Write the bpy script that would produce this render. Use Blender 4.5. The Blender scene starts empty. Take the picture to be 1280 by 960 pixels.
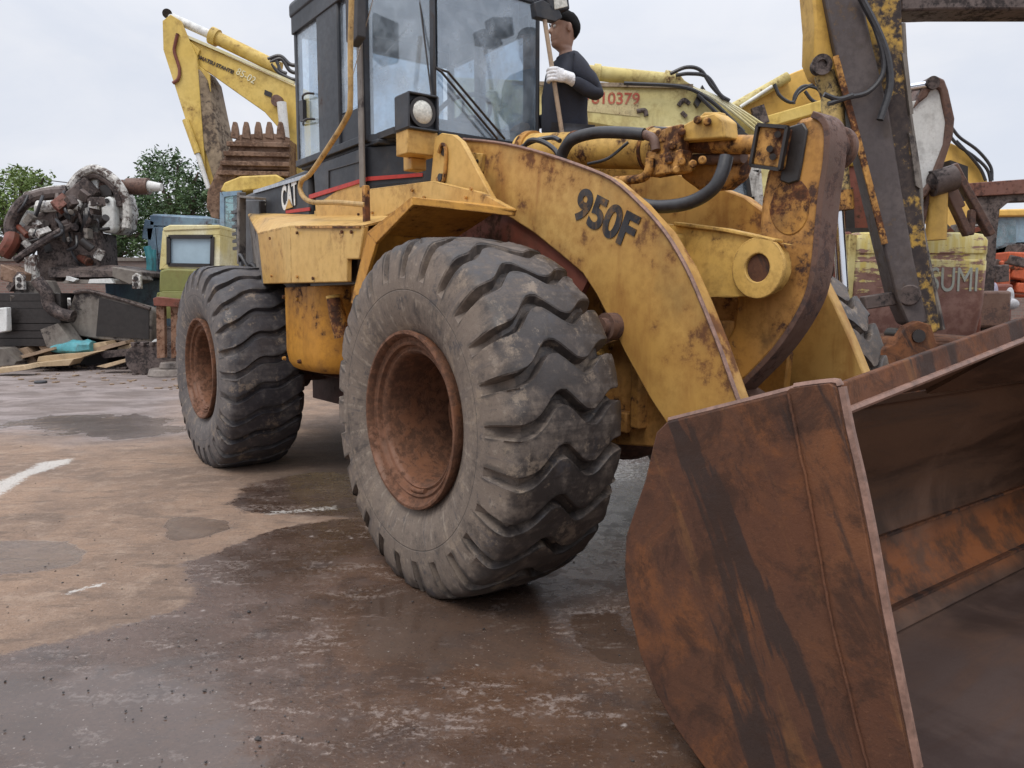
import bpy, bmesh, math, random
from mathutils import Vector, Matrix, noise
random.seed(7)
R = math.radians
scene = bpy.context.scene
COL = scene.collection
# ------------------------------------------------------------------ camera numbers, shared by the tracing helpers
H, PT, FP = 1.295, .106, 960.0
LX, LY, TH = .625, 4.183, R(-53.15)
CT, ST = math.cos(TH), math.sin(TH)
def ray(px, py):
    u = (480 - py) / FP; v = (px - 640) / FP; c, s = math.cos(PT), math.sin(PT)
    return Vector((v, c + u * s, -s + u * c))
def W(px, py, d):                       # point of the world at distance d (world y)
    r = ray(px, py); return Vector((0, 0, H)) + r * (d / r.y)
def G(px, py, z=0.0):                   # point on the ground
    r = ray(px, py); return Vector((0, 0, H)) + r * ((z - H) / r.z)
def toL(v, pt=True):
    x, y = (v.x - LX, v.y - LY) if pt else (v.x, v.y)
    return Vector((x * CT + y * ST, -x * ST + y * CT, v.z))
CAM_L = toL(Vector((0, 0, H)))
def hit(px, py, p0, n):                 # loader frame: ray through pixel meets plane
    d = toL(ray(px, py), False); p0 = Vector(p0); n = Vector(n)
    return CAM_L + d * ((p0 - CAM_L).dot(n) / d.dot(n))
def L(px, py, Y): return hit(px, py, (0, Y, 0), (0, 1, 0))
def LXp(px, py, X): return hit(px, py, (X, 0, 0), (1, 0, 0))
# ------------------------------------------------------------------ mesh builder
offs = {}
def perp(d):
    d = d.normalized(); a = Vector((0, 0, 1)) if abs(d.z) < .9 else Vector((1, 0, 0))
    u = d.cross(a).normalized(); return u, d.cross(u).normalized()
def catmull(pts, n=6):
    pts = [Vector(p) for p in pts]
    if len(pts) < 3: return pts
    P = [pts[0] * 2 - pts[1]] + pts + [pts[-1] * 2 - pts[-2]]; out = []
    for i in range(1, len(P) - 2):
        a, b, c, d = P[i - 1:i + 3]
        for k in range(n):
            t = k / n
            out.append(.5 * ((2 * b) + (c - a) * t + (2 * a - 5 * b + 4 * c - d) * t * t + (3 * b - a - 3 * c + d) * t ** 3))
    out.append(pts[-1]); return out
class MB:
    RS = 1.0
    def __init__(s): s.v = []; s.f = []
    def add(s, vs, fs):
        o = len(s.v); s.v += [Vector(v) for v in vs]; s.f += [tuple(i + o for i in f) for f in fs]; return s
    def box(s, c, sz, rot=None):
        c = Vector(c); hx, hy, hz = [k / 2 * MB.RS for k in sz]
        vs = [Vector((x, y, z)) for x in (-hx, hx) for y in (-hy, hy) for z in (-hz, hz)]
        if rot is not None: vs = [rot @ v for v in vs]
        return s.add([c + v for v in vs], [(0, 1, 3, 2), (4, 6, 7, 5), (0, 4, 5, 1), (2, 3, 7, 6), (0, 2, 6, 4), (1, 5, 7, 3)])
    def bar(s, a, b, w, h, up=(0, 0, 1)):        # square bar from a to b
        a = Vector(a); b = Vector(b); d = (b - a); l = d.length; x = d.normalized(); up = Vector(up); w *= MB.RS; h *= MB.RS; l /= MB.RS
        y = up.cross(x)
        if y.length < 1e-4: y = Vector((0, 1, 0)).cross(x)
        if y.length < 1e-4: y = Vector((1, 0, 0)).cross(x)
        y.normalize(); z = x.cross(y)
        m = Matrix((x, y, z)).transposed(); return s.box((a + b) / 2, (l, w, h), m)
    def prism(s, pts, ext):
        pts = [Vector(p) for p in pts]; e = Vector(ext); n = len(pts)
        nrm = Vector((0, 0, 0))
        for i in range(n):
            a, b = pts[i], pts[(i + 1) % n]; nrm += a.cross(b)
        if nrm.dot(e) > 0: pts = pts[::-1]
        return s.add(pts + [p + e for p in pts], [tuple(range(n)), tuple(range(2 * n - 1, n - 1, -1))] + [(i, i + n, (i + 1) % n + n, (i + 1) % n) for i in range(n)])
    def loft(s, rings, cap=True, closed=True):
        n = len(rings[0]); o = [v for r in rings for v in r]; fs = []
        for j in range(len(rings) - 1):
            for i in range(n if closed else n - 1):
                a = j * n + i; b = j * n + (i + 1) % n; fs.append((a, b, b + n, a + n))
        if cap: fs += [tuple(range(n))[::-1], tuple(range((len(rings) - 1) * n, len(rings) * n))]
        return s.add(o, fs)
    def cyl(s, a, b, r, r2=None, n=20):
        a = Vector(a); b = Vector(b); r2 = r if r2 is None else r2; r *= MB.RS; r2 *= MB.RS; u, w = perp(b - a)
        rg = [[c + (u * math.cos(t) + w * math.sin(t)) * q for t in [2 * math.pi * i / n for i in range(n)]] for c, q in ((a, r), (b, r2))]
        return s.loft(rg)
    def ring(s, a, b, ro, ri, n=28):
        a = Vector(a); b = Vector(b); ro *= MB.RS; ri *= MB.RS; u, w = perp(b - a)
        def c(p, q): return [p + (u * math.cos(2 * math.pi * i / n) + w * math.sin(2 * math.pi * i / n)) * q for i in range(n)]
        return s.loft([c(a, ri), c(a, ro), c(b, ro), c(b, ri), c(a, ri)], cap=False)
    def tube(s, pts, r, n=10, k=6, smooth=True, rf=None):
        P = catmull(pts, k) if smooth else [Vector(p) for p in pts]
        u = None; rg = []
        for i, p in enumerate(P):
            d = (P[min(i + 1, len(P) - 1)] - P[max(i - 1, 0)]).normalized()
            if u is None: u, w = perp(d)
            else:
                u = (u - d * u.dot(d)).normalized(); w = d.cross(u)
            q = (r if rf is None else rf(i / (len(P) - 1))) * MB.RS
            rg.append([p + (u * math.cos(2 * math.pi * j / n) + w * math.sin(2 * math.pi * j / n)) * q for j in range(n)])
        return s.loft(rg)
    def lathe(s, prof, n=64, axis='y'):   # prof (r, y)
        rg = [[Vector((r * math.cos(2 * math.pi * i / n), y, r * math.sin(2 * math.pi * i / n))) for i in range(n)] for r, y in prof]
        return s.loft(rg, cap=False)
    def ball(s, c, r, n=12, m=8, sq=(1, 1, 1)):
        c = Vector(c); rg = []; r = r * MB.RS
        for j in range(m + 1):
            p = math.pi * (j + .02) / (m + .04) if m else 0
            rg.append([c + Vector((math.sin(p) * math.cos(2 * math.pi * i / n) * r * sq[0], math.sin(p) * math.sin(2 * math.pi * i / n) * r * sq[1], math.cos(p) * r * sq[2])) for i in range(n)])
        return s.loft(rg)
    def build(s, name, mat, parent=None, bevel=0, smooth=35, seg=2, loc=None):
        off = offs.get(parent.name, Vector((0, 0, 0))) if parent else Vector((0, 0, 0))
        me = bpy.data.meshes.new(name)
        me.from_pydata([v - off for v in s.v], [], s.f)
        for m in (mat if isinstance(mat, (list, tuple)) else [mat]): me.materials.append(m)
        bm = bmesh.new(); bm.from_mesh(me); bmesh.ops.recalc_face_normals(bm, faces=bm.faces); bm.to_mesh(me); bm.free()
        if smooth:
            me.polygons.foreach_set('use_smooth', [True] * len(me.polygons)); me.set_sharp_from_angle(angle=R(smooth))
        o = bpy.data.objects.new(name, me); COL.objects.link(o)
        if parent: o.parent = parent
        offs[o.name] = off
        if loc is not None:
            o.location = loc; offs[o.name] = Vector((0, 0, 0))
        if bevel:
            b = o.modifiers.new('bevel', 'BEVEL'); b.width = bevel; b.segments = seg; b.limit_method = 'ANGLE'; b.angle_limit = R(40); b.harden_normals = False
        return o
def tag(o, label=None, cat=None, group=None, kind=None):
    if label: o['label'] = label
    if cat: o['category'] = cat
    if group: o['group'] = group
    if kind: o['kind'] = kind
    return o
def thing(name, label, cat, loc=(0, 0, 0), rotz=0, group=None):
    o = bpy.data.objects.new(name, None); COL.objects.link(o); o.location = loc; o.rotation_euler = (0, 0, rotz); o.empty_display_size = .2
    tag(o, label, cat, group)
    offs[o.name] = Vector(loc) if rotz == 0 else Vector((0, 0, 0))
    return o
def child(p, n): return [c for c in p.children if c.name.split('.')[0] == n][0]
def slab(pix, d, ext): return MB().prism([W(x, y, d) for x, y in pix], ext)
def text(body, name, mat, parent, origin, xdir, ydir, size, xs=1.0, shear=0, bold=0, thick=.004, spacing=1.0):
    cu = bpy.data.curves.new(name, 'FONT'); cu.body = body; cu.size = size; cu.shear = shear; cu.offset = bold; cu.extrude = thick / 2; cu.space_character = spacing
    t = bpy.data.objects.new('t', cu); COL.objects.link(t)
    dg = bpy.context.evaluated_depsgraph_get(); dg.update()
    me = bpy.data.meshes.new_from_object(t.evaluated_get(dg)); bpy.data.objects.remove(t); bpy.data.curves.remove(cu)
    x = Vector(xdir).normalized(); y = Vector(ydir); y = (y - x * x.dot(y)).normalized(); z = x.cross(y)
    off = offs.get(parent.name, Vector((0, 0, 0)))
    for v in me.vertices:
        v.co = Vector(origin) - off + x * v.co.x * xs + y * v.co.y + z * v.co.z
    me.name = name; me.materials.clear(); me.materials.append(mat)
    o = bpy.data.objects.new(name, me); COL.objects.link(o); o.parent = parent; offs[o.name] = off
    return o
# ------------------------------------------------------------------ materials
def nt(name):
    m = bpy.data.materials.new(name); m.use_nodes = True; t = m.node_tree; t.nodes.clear(); return m, t
class N:
    def __init__(s, t): s.t = t
    def n(s, typ, **k):
        x = s.t.nodes.new(typ)
        for a, b in k.items(): setattr(x, a, b)
        return x
    def lk(s, a, b): s.t.links.new(a, b)
    def inp(s, sock, v):
        if hasattr(v, 'links') or hasattr(v, 'is_linked') and not isinstance(v, (int, float)): s.lk(v, sock)
        else: sock.default_value = v
    def noise(s, vec, sc, det=6, ro=.6, dist=0):
        x = s.n('ShaderNodeTexNoise'); s.lk(vec, x.inputs['Vector']); x.inputs['Scale'].default_value = sc; x.inputs['Detail'].default_value = det
        x.inputs['Roughness'].default_value = ro; x.inputs['Distortion'].default_value = dist; return x.outputs['Fac']
    def map(s, vec, sc=(1, 1, 1), loc=(0, 0, 0), rot=(0, 0, 0)):
        x = s.n('ShaderNodeMapping'); s.lk(vec, x.inputs[0]); x.inputs['Scale'].default_value = sc; x.inputs['Location'].default_value = loc; x.inputs['Rotation'].default_value = rot; return x.outputs[0]
    def ss(s, v, a, b, lo=0, hi=1):
        x = s.n('ShaderNodeMapRange', interpolation_type='SMOOTHSTEP'); s.inp(x.inputs[0], v); x.inputs[1].default_value = a; x.inputs[2].default_value = b; x.inputs[3].default_value = lo; x.inputs[4].default_value = hi; return x.outputs[0]
    def m(s, op, a, b=0.0, c=None):
        x = s.n('ShaderNodeMath', operation=op); s.inp(x.inputs[0], a); s.inp(x.inputs[1], b)
        if c is not None: s.inp(x.inputs[2], c)
        x.use_clamp = False; return x.outputs[0]
    def mix(s, f, a, b):
        x = s.n('ShaderNodeMix', data_type='RGBA'); s.inp(x.inputs[0], f)
        for k, v in ((6, a), (7, b)):
            if isinstance(v, tuple): x.inputs[k].default_value = v + (1,) if len(v) == 3 else v
            else: s.lk(v, x.inputs[k])
        return x.outputs[2]
    def bump(s, h, st=.3, d=.01):
        x = s.n('ShaderNodeBump'); s.lk(h, x.inputs['Height']); x.inputs['Strength'].default_value = st; x.inputs['Distance'].default_value = d; return x.outputs[0]
    def out(s, col, rough, bump=None, metal=0, spec=.5, coat=0):
        p = s.n('ShaderNodeBsdfPrincipled'); o = s.n('ShaderNodeOutputMaterial')
        if isinstance(col, tuple): p.inputs['Base Color'].default_value = col + (1,)
        else: s.lk(col, p.inputs['Base Color'])
        s.inp(p.inputs['Roughness'], rough); s.inp(p.inputs['Metallic'], metal); p.inputs['Specular IOR Level'].default_value = spec
        if bump is not None: s.lk(bump, p.inputs['Normal'])
        s.lk(p.outputs[0], o.inputs[0]); return p
def painted(name, col, amt=.35, scale=3.0, rust=(.15, .055, .022), rust2=(.05, .024, .015), col2=None, dirt=.35, rough=.5, seed=0, bump=.25, chips=.5, streak=.35, dirtcol=(.055, .038, .026), edge=0):
    m, t = nt(name); q = N(t); tc = q.n('ShaderNodeTexCoord').outputs['Object']
    v = q.map(tc, loc=(seed * 3.7, seed * 1.3, seed * 2.1))
    a = q.noise(v, scale, 9, .68); b = q.noise(v, scale * 7, 8, .7); c = q.noise(v, scale * .45, 4, .5, .6)
    st = q.noise(q.map(v, (5, 5, .9)), scale * .8, 7, .62, .5)
    mixn = q.m('ADD', q.m('MULTIPLY', a, .62), q.m('MULTIPLY', b, .38))
    th = .5 + (.5 - amt) * .38
    rm = q.ss(mixn, th - .012, th + .06)
    fine = q.noise(v, scale * 34, 4, .7); ch = q.m('MULTIPLY', q.ss(fine, .665, .7), q.m('MULTIPLY', q.ss(a, .42, .6), chips))
    rm = q.m('MAXIMUM', rm, ch)
    if edge:
        bv = q.n('ShaderNodeBevel', samples=4); bv.inputs['Radius'].default_value = .014; ge = q.n('ShaderNodeNewGeometry'); dt = q.n('ShaderNodeVectorMath', operation='DOT_PRODUCT'); q.lk(bv.outputs[0], dt.inputs[0]); q.lk(ge.outputs['Normal'], dt.inputs[1])
        em = q.m('MULTIPLY', q.ss(dt.outputs['Value'], .90, .995, 1, 0), q.ss(q.noise(v, 11, 7, .7), .42, .54)); rm = q.m('MAXIMUM', rm, q.m('MULTIPLY', em, edge))
    col2 = col2 or tuple(min(1, k * 1.15 + .03) for k in col)
    base = q.mix(q.ss(c, .36, .66), col, col2)
    base = q.mix(q.m('MULTIPLY', q.ss(b, .4, .62), .25), base, tuple(k * .62 for k in col))
    halo = q.ss(mixn, th - .09, th + .02); base = q.mix(q.m('MULTIPLY', halo, .65), base, tuple((k + r) / 2 for k, r in zip(col, rust)))
    base = q.mix(q.m('MULTIPLY', q.ss(st, .5, .68), streak), base, tuple((k * .3 + r * .7) for k, r in zip(col, rust)))
    base = q.mix(q.m('MULTIPLY', q.ss(q.noise(v, scale * 1.7, 7, .6), .5, .7), dirt), base, dirtcol)
    rc = q.mix(q.ss(b, .38, .62), rust, rust2)
    c3 = q.mix(rm, base, rc)
    rr = q.m('ADD', q.m('MULTIPLY', rm, .85 - rough), q.m('ADD', q.m('MULTIPLY', b, .25), rough - .12))
    hh = q.m('ADD', q.m('MULTIPLY', rm, -.6), q.m('MULTIPLY', fine, .25))
    q.out(c3, rr, q.bump(q.m('ADD', hh, q.m('MULTIPLY', b, .5)), bump, .006), spec=.3); return m
def plain(name, col, rough=.6, metal=0, var=.25, scale=12, bump=.15, spec=.5):
    m, t = nt(name); q = N(t); tc = q.n('ShaderNodeTexCoord').outputs['Object']
    a = q.noise(tc, scale, 7, .65); c = q.mix(q.ss(a, .3, .7), tuple(k * (1 - var) for k in col), tuple(min(1, k * (1 + var)) for k in col))
    q.out(c, q.ss(a, .2, .8, max(.02, rough - .1), rough + .1), q.bump(a, bump, .004), metal, spec); return m
def glassmat(name, tint=(.62, .74, .82), refl=.16, dirt=.12):
    m, t = nt(name); q = N(t); tc = q.n('ShaderNodeTexCoord').outputs['Object']
    tr = q.n('ShaderNodeBsdfTransparent'); tr.inputs[0].default_value = tint + (1,)
    gl = q.n('ShaderNodeBsdfGlossy'); gl.inputs['Roughness'].default_value = .04; gl.inputs[0].default_value = (.9, .95, 1, 1)
    fr = q.n('ShaderNodeLayerWeight'); fr.inputs[0].default_value = .5
    f = q.m('ADD', q.m('MULTIPLY', q.m('POWER', fr.outputs['Facing'], 4.0), .6), refl * .3)
    mx = q.n('ShaderNodeMixShader'); q.lk(f, mx.inputs[0]); q.lk(tr.outputs[0], mx.inputs[1]); q.lk(gl.outputs[0], mx.inputs[2])
    df = q.n('ShaderNodeBsdfDiffuse'); df.inputs[0].default_value = (.58, .66, .74, 1)  # dirt film, plus reflected sky painted as milky blue haze
    m2 = q.n('ShaderNodeMixShader'); a = q.noise(tc, 5, 7, .65); q.lk(q.ss(a, .35, .75, dirt * .35, dirt * 1.5), m2.inputs[0]); q.lk(mx.outputs[0], m2.inputs[1]); q.lk(df.outputs[0], m2.inputs[2])
    o = q.n('ShaderNodeOutputMaterial'); q.lk(m2.outputs[0], o.inputs[0]); return m
YEL = (.58, .345, .075)
M = {}
M['arm'] = painted('arm yellow', (.47, .262, .068), .42, 1.5, rust=(.25, .10, .03), rust2=(.13, .058, .026), col2=(.54, .34, .115), dirt=.32, seed=1, streak=.75, edge=.9)
M['body'] = painted('body yellow', (.53, .31, .085), .27, 2.2, col2=(.60, .39, .13), dirt=.2, seed=2, streak=.12, edge=.8)
M['tank'] = painted('tank orange yellow', (.50, .235, .035), .30, 2.5, col2=(.56, .29, .055), dirt=.25, seed=3, streak=.3, edge=.9)
M['casting'] = painted('casting yellow', (.56, .35, .09), .34, 3, dirt=.3, seed=4, streak=.15, edge=.8)
M['rustyel'] = painted('rusty yellow', (.47, .24, .05), .56, 3, dirt=.55, seed=5, streak=.5)
M['crank'] = painted('crank', (.42, .21, .05), .42, 3.5, rust=(.14, .055, .028), rust2=(.06, .035, .028), dirt=.55, seed=6, dirtcol=(.03, .025, .025))
M['black'] = painted('black paint', (.022, .025, .032), .18, 3, rust=(.09, .06, .045), col2=(.05, .055, .065), dirt=.4, rough=.42, seed=7, dirtcol=(.10, .09, .08), streak=.1, bump=.1)
M['stripe'] = painted('red stripe', (.42, .035, .03), .2, 5, dirt=.2, seed=8, col2=(.48, .06, .05))
M['letter'] = painted('black letter', (.018, .018, .022), .28, 9, rust=(.3, .16, .05), rust2=(.2, .1, .035), dirt=.15, seed=9, bump=.05)
M['white'] = painted('white paint', (.62, .63, .62), .15, 5, dirt=.25, seed=10, streak=.1)
M['hose'] = plain('hose rubber', (.03, .03, .034), .42, scale=30)
M['dark'] = plain('dark grease', (.022, .018, .017), .4, scale=14, bump=.5)
M['steel'] = plain('bare steel', (.45, .46, .48), .28, .9, scale=20)
M['chrome'] = plain('chrome rod', (.72, .75, .8), .15, 1, .08, 8, .02)
M['glass'] = glassmat('cab glass', (.84, .91, .97), .5, .27)
M['glass2'] = glassmat('teal glass', (.42, .60, .60), .3, .22)
M['seat'] = plain('seat', (.05, .05, .055), .8)
M['lamp'] = plain('lamp glass', (.55, .55, .5), .12, 0, .3, 40, .3)
def rubber(name, base, mud, amt, rough):
    m, t = nt(name); q = N(t); tc = q.n('ShaderNodeTexCoord').outputs['Object']
    a = q.noise(tc, 3.5, 9, .7); b = q.noise(tc, 22, 8, .7); f = q.noise(tc, 90, 5, .7)
    rad = q.n('ShaderNodeSeparateXYZ'); q.lk(tc, rad.inputs[0])
    ln = q.n('ShaderNodeVectorMath', operation='LENGTH'); cb = q.n('ShaderNodeCombineXYZ'); q.lk(rad.outputs[0], cb.inputs[0]); q.lk(rad.outputs[2], cb.inputs[1]); q.lk(cb.outputs[0], ln.inputs[0])
    side = q.ss(ln.outputs['Value'], .69, .79, 1, 0)
    ang = q.m('ARCTAN2', rad.outputs[2], rad.outputs[0]); cr = q.n('ShaderNodeCombineXYZ'); q.lk(q.m('MULTIPLY', ang, 9), cr.inputs[0]); q.lk(q.m('MULTIPLY', ln.outputs['Value'], 2.2), cr.inputs[1])
    rs = q.noise(cr.outputs[0], 2.2, 7, .65, .4)
    k = q.m('ADD', q.m('MULTIPLY', a, .45), q.m('MULTIPLY', b, .3)); k = q.m('ADD', k, q.m('MULTIPLY', rs, .25)); k = q.m('ADD', k, q.m('MULTIPLY', side, .11))
    c = q.mix(q.ss(k, .5 - amt * .12, .66 - amt * .1), base, mud)
    c = q.mix(q.m('MULTIPLY', q.ss(rs, .52, .7), .45), c, (.045, .045, .055))
    c = q.mix(q.m('MULTIPLY', q.ss(b, .56, .68), q.m('ADD', q.m('MULTIPLY', side, .45), .12)), c, (.30, .25, .20))
    c = q.mix(q.m('MULTIPLY', q.ss(q.noise(tc, 5, 9, .78), .54, .62), .6), c, (.27, .21, .155)); c = q.mix(q.m('MULTIPLY', q.ss(q.noise(tc, 8, 9, .75), .58, .64), .55), c, (.045, .045, .054)); c = q.mix(q.m('MULTIPLY', q.ss(f, .56, .66), .3), c, (.02, .02, .02))
    pt = q.n('ShaderNodeNewGeometry').outputs['Pointiness']; c = q.mix(q.m('MULTIPLY', q.ss(pt, .54, .62), q.ss(b, .42, .58, .0, .65)), c, (.27, .225, .18)); c = q.mix(q.m('MULTIPLY', q.ss(pt, .40, .475, 1, 0), .6), c, (.03, .027, .026))  # pale worn edges; groove shade painted by darkening concave parts
    # faint moulded rings and cracks on the sidewall
    rg = q.m('ABSOLUTE', q.m('SUBTRACT', ln.outputs['Value'], .575)); rgm = q.ss(rg, 0, .004, 1, 0)
    c = q.mix(q.m('MULTIPLY', rgm, .5), c, (.03, .03, .03))
    h = q.m('ADD', q.m('MULTIPLY', b, .6), q.m('MULTIPLY', f, .3)); h = q.m('SUBTRACT', h, q.m('MULTIPLY', rgm, .5))
    q.out(c, q.ss(k, .42, .6, rough, .78), q.bump(h, .6, .006), spec=.4); return m
M['tyre'] = rubber('worn rubber', (.046, .038, .035), (.165, .13, .105), .32, .34)
M['tyre2'] = rubber('rear rubber', (.042, .039, .044), (.125, .112, .108), .3, .36)
M['rim'] = painted('rusty rim', (.17, .072, .036), .62, 4, rust=(.15, .07, .04), rust2=(.085, .042, .026), dirt=.4, seed=11, bump=.5)
def steelrust(name):
    m, t = nt(name); q = N(t); tc = q.n('ShaderNodeTexCoord').outputs['Object']
    a = q.noise(tc, 2.2, 8, .62); b = q.noise(tc, 14, 8, .7); f = q.noise(tc, 95, 5, .75); g = q.noise(tc, .9, 3, .5, .5)
    c = q.mix(q.ss(a, .4, .62), (.125, .052, .029), (.18, .076, .036))
    c = q.mix(q.m('MULTIPLY', q.ss(g, .42, .62), .7), c, (.075, .038, .027))
    c = q.mix(q.m('MULTIPLY', q.ss(f, .56, .72), .35), c, (.25, .12, .065)); c = q.mix(q.m('MULTIPLY', q.ss(q.noise(tc, 3.2, 9, .72, .8), .50, .68), .6), c, (.235, .088, .032)); c = q.mix(q.m('MULTIPLY', q.ss(q.noise(tc, 38, 8, .7), .56, .68), .5), c, (.05, .03, .026))
    c = q.mix(q.m('MULTIPLY', q.ss(b, .55, .68), .4), c, (.04, .024, .02))
    s = q.noise(q.map(q.map(tc, rot=(0, R(27), 0)), (4.6, 4.6, .8)), 1.6, 6, .6, .25)
    c = q.mix(q.m('MULTIPLY', q.ss(s, .55, .60), .8), c, (.032, .026, .025))
    s2 = q.noise(q.map(q.map(tc, rot=(0, R(25), 0)), (6, 6, .8), (3, 2, 5)), 1.7, 6, .6, .25)
    c = q.mix(q.m('MULTIPLY', q.ss(s2, .59, .68), .38), c, (.24, .115, .045))
    q.out(q.mix(q.ss(q.noise(tc, 5.5, 10, .78, .6), .47, .62, .12, .75), c, (.042, .024, .018)), q.ss(b, .3, .7, .62, .9), spec=.18, bump=q.bump(q.m('ADD', q.m('MULTIPLY', g, 7), q.m('ADD', q.m('MULTIPLY', f, .5), b)), .45, .006)); return m
M['bucket'] = steelrust('bucket rust')
def inrust(name):
    m, t = nt(name); q = N(t); tc = q.n('ShaderNodeTexCoord').outputs['Object']
    sp = q.n('ShaderNodeSeparateXYZ'); q.lk(tc, sp.inputs[0])
    st = q.noise(q.map(tc, (1.6, .35, 3), rot=(R(8), 0, 0)), 2.2, 8, .65, .6); b = q.noise(tc, 12, 8, .7); a = q.noise(tc, 1.6, 6, .6, .8)
    c = q.mix(q.ss(st, .34, .66), (.06, .035, .025), (.14, .072, .042))
    c = q.mix(q.ss(a, .47, .66), c, (.18, .10, .065))
    band = q.m('MULTIPLY', q.ss(sp.outputs[2], .10, .2), q.ss(sp.outputs[2], .27, .42, 1, 0))
    c = q.mix(q.m('MULTIPLY', band, q.ss(q.noise(tc, 4.5, 8, .72), .40, .60, .1, .9)), c, (.42, .14, .045))
    low = q.ss(sp.outputs[2], .03, .14, 1, 0)
    c = q.mix(q.m('MULTIPLY', low, q.ss(st, .3, .52, .5, 1)), c, q.mix(q.ss(a, .4, .6), (.05, .038, .04), (.085, .064, .062)))
    q.out(q.mix(.35, c, (.03, .014, .006)), q.ss(st, .4, .62, .5, .85), spec=.2, bump=q.bump(b, .35, .005)); return m
M['inner'] = inrust('bucket inside')
M['edge'] = plain('worn edge', (.22, .13, .10), .5, .2, .35, 25, .4)
M['yelbg'] = painted('far yellow', (.60, .42, .10), .24, 1.2, col2=(.66, .50, .17), dirt=.22, seed=20)
M['yelpale'] = painted('pale yellow', (.56, .46, .17), .3, 1.4, col2=(.60, .54, .27), dirt=.22, seed=21)
M['yelor'] = painted('orange yellow', (.60, .37, .085), .22, 1.2, dirt=.2, seed=22)
M['greyarm'] = painted('grey brown arm', (.26, .20, .13), .45, 1.5, rust=(.13, .09, .065), rust2=(.07, .055, .045), dirt=.5, seed=23)
M['dirtbucket'] = painted('dirt bucket', (.19, .115, .075), .5, 2.5, rust=(.14, .08, .05), rust2=(.09, .055, .04), dirt=.4, seed=24, bump=.8)
M['blue'] = painted('faded blue', (.16, .25, .36), .25, 2, col2=(.25, .36, .44), dirt=.35, seed=25)
M['cyan'] = painted('cyan', (.06, .26, .30), .2, 3, dirt=.3, seed=26)
M['green'] = painted('olive green', (.185, .19, .065), .15, 1.5, col2=(.24, .225, .07), dirt=.15, seed=27, streak=.1)
M['creamyel'] = painted('cream yellow', (.58, .50, .22), .12, 2.5, col2=(.68, .66, .50), dirt=.1, seed=28, streak=.1)
M['burnt'] = painted('burnt white', (.62, .61, .58), .50, 2.6, rust=(.045, .035, .035), rust2=(.09, .06, .05), dirt=.4, seed=29, streak=.85, chips=1)
M['burnt2'] = painted('burnt dark', (.105, .078, .07), .5, 3, rust=(.055, .042, .04), rust2=(.03, .025, .025), dirt=.4, seed=30)
M['greyplate'] = painted('grey plate', (.17, .15, .13), .4, 1.2, rust=(.075, .06, .055), rust2=(.04, .035, .035), dirt=.3, seed=31, streak=.6)
M['brown'] = painted('brown paint', (.16, .045, .028), .4, 2, rust=(.10, .05, .035), dirt=.4, seed=32)
M['orange'] = painted('orange', (.48, .10, .04), .35, 3, dirt=.4, seed=33)
M['purple'] = painted('brown steel', (.12, .068, .05), .5, 3, rust=(.15, .08, .06), rust2=(.08, .055, .05), dirt=.3, seed=34, bump=.4)
M['beam'] = painted('rusty beam', (.14, .06, .045), .6, 2, rust=(.19, .085, .06), rust2=(.07, .035, .03), dirt=.3, seed=35, streak=.6)
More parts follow.
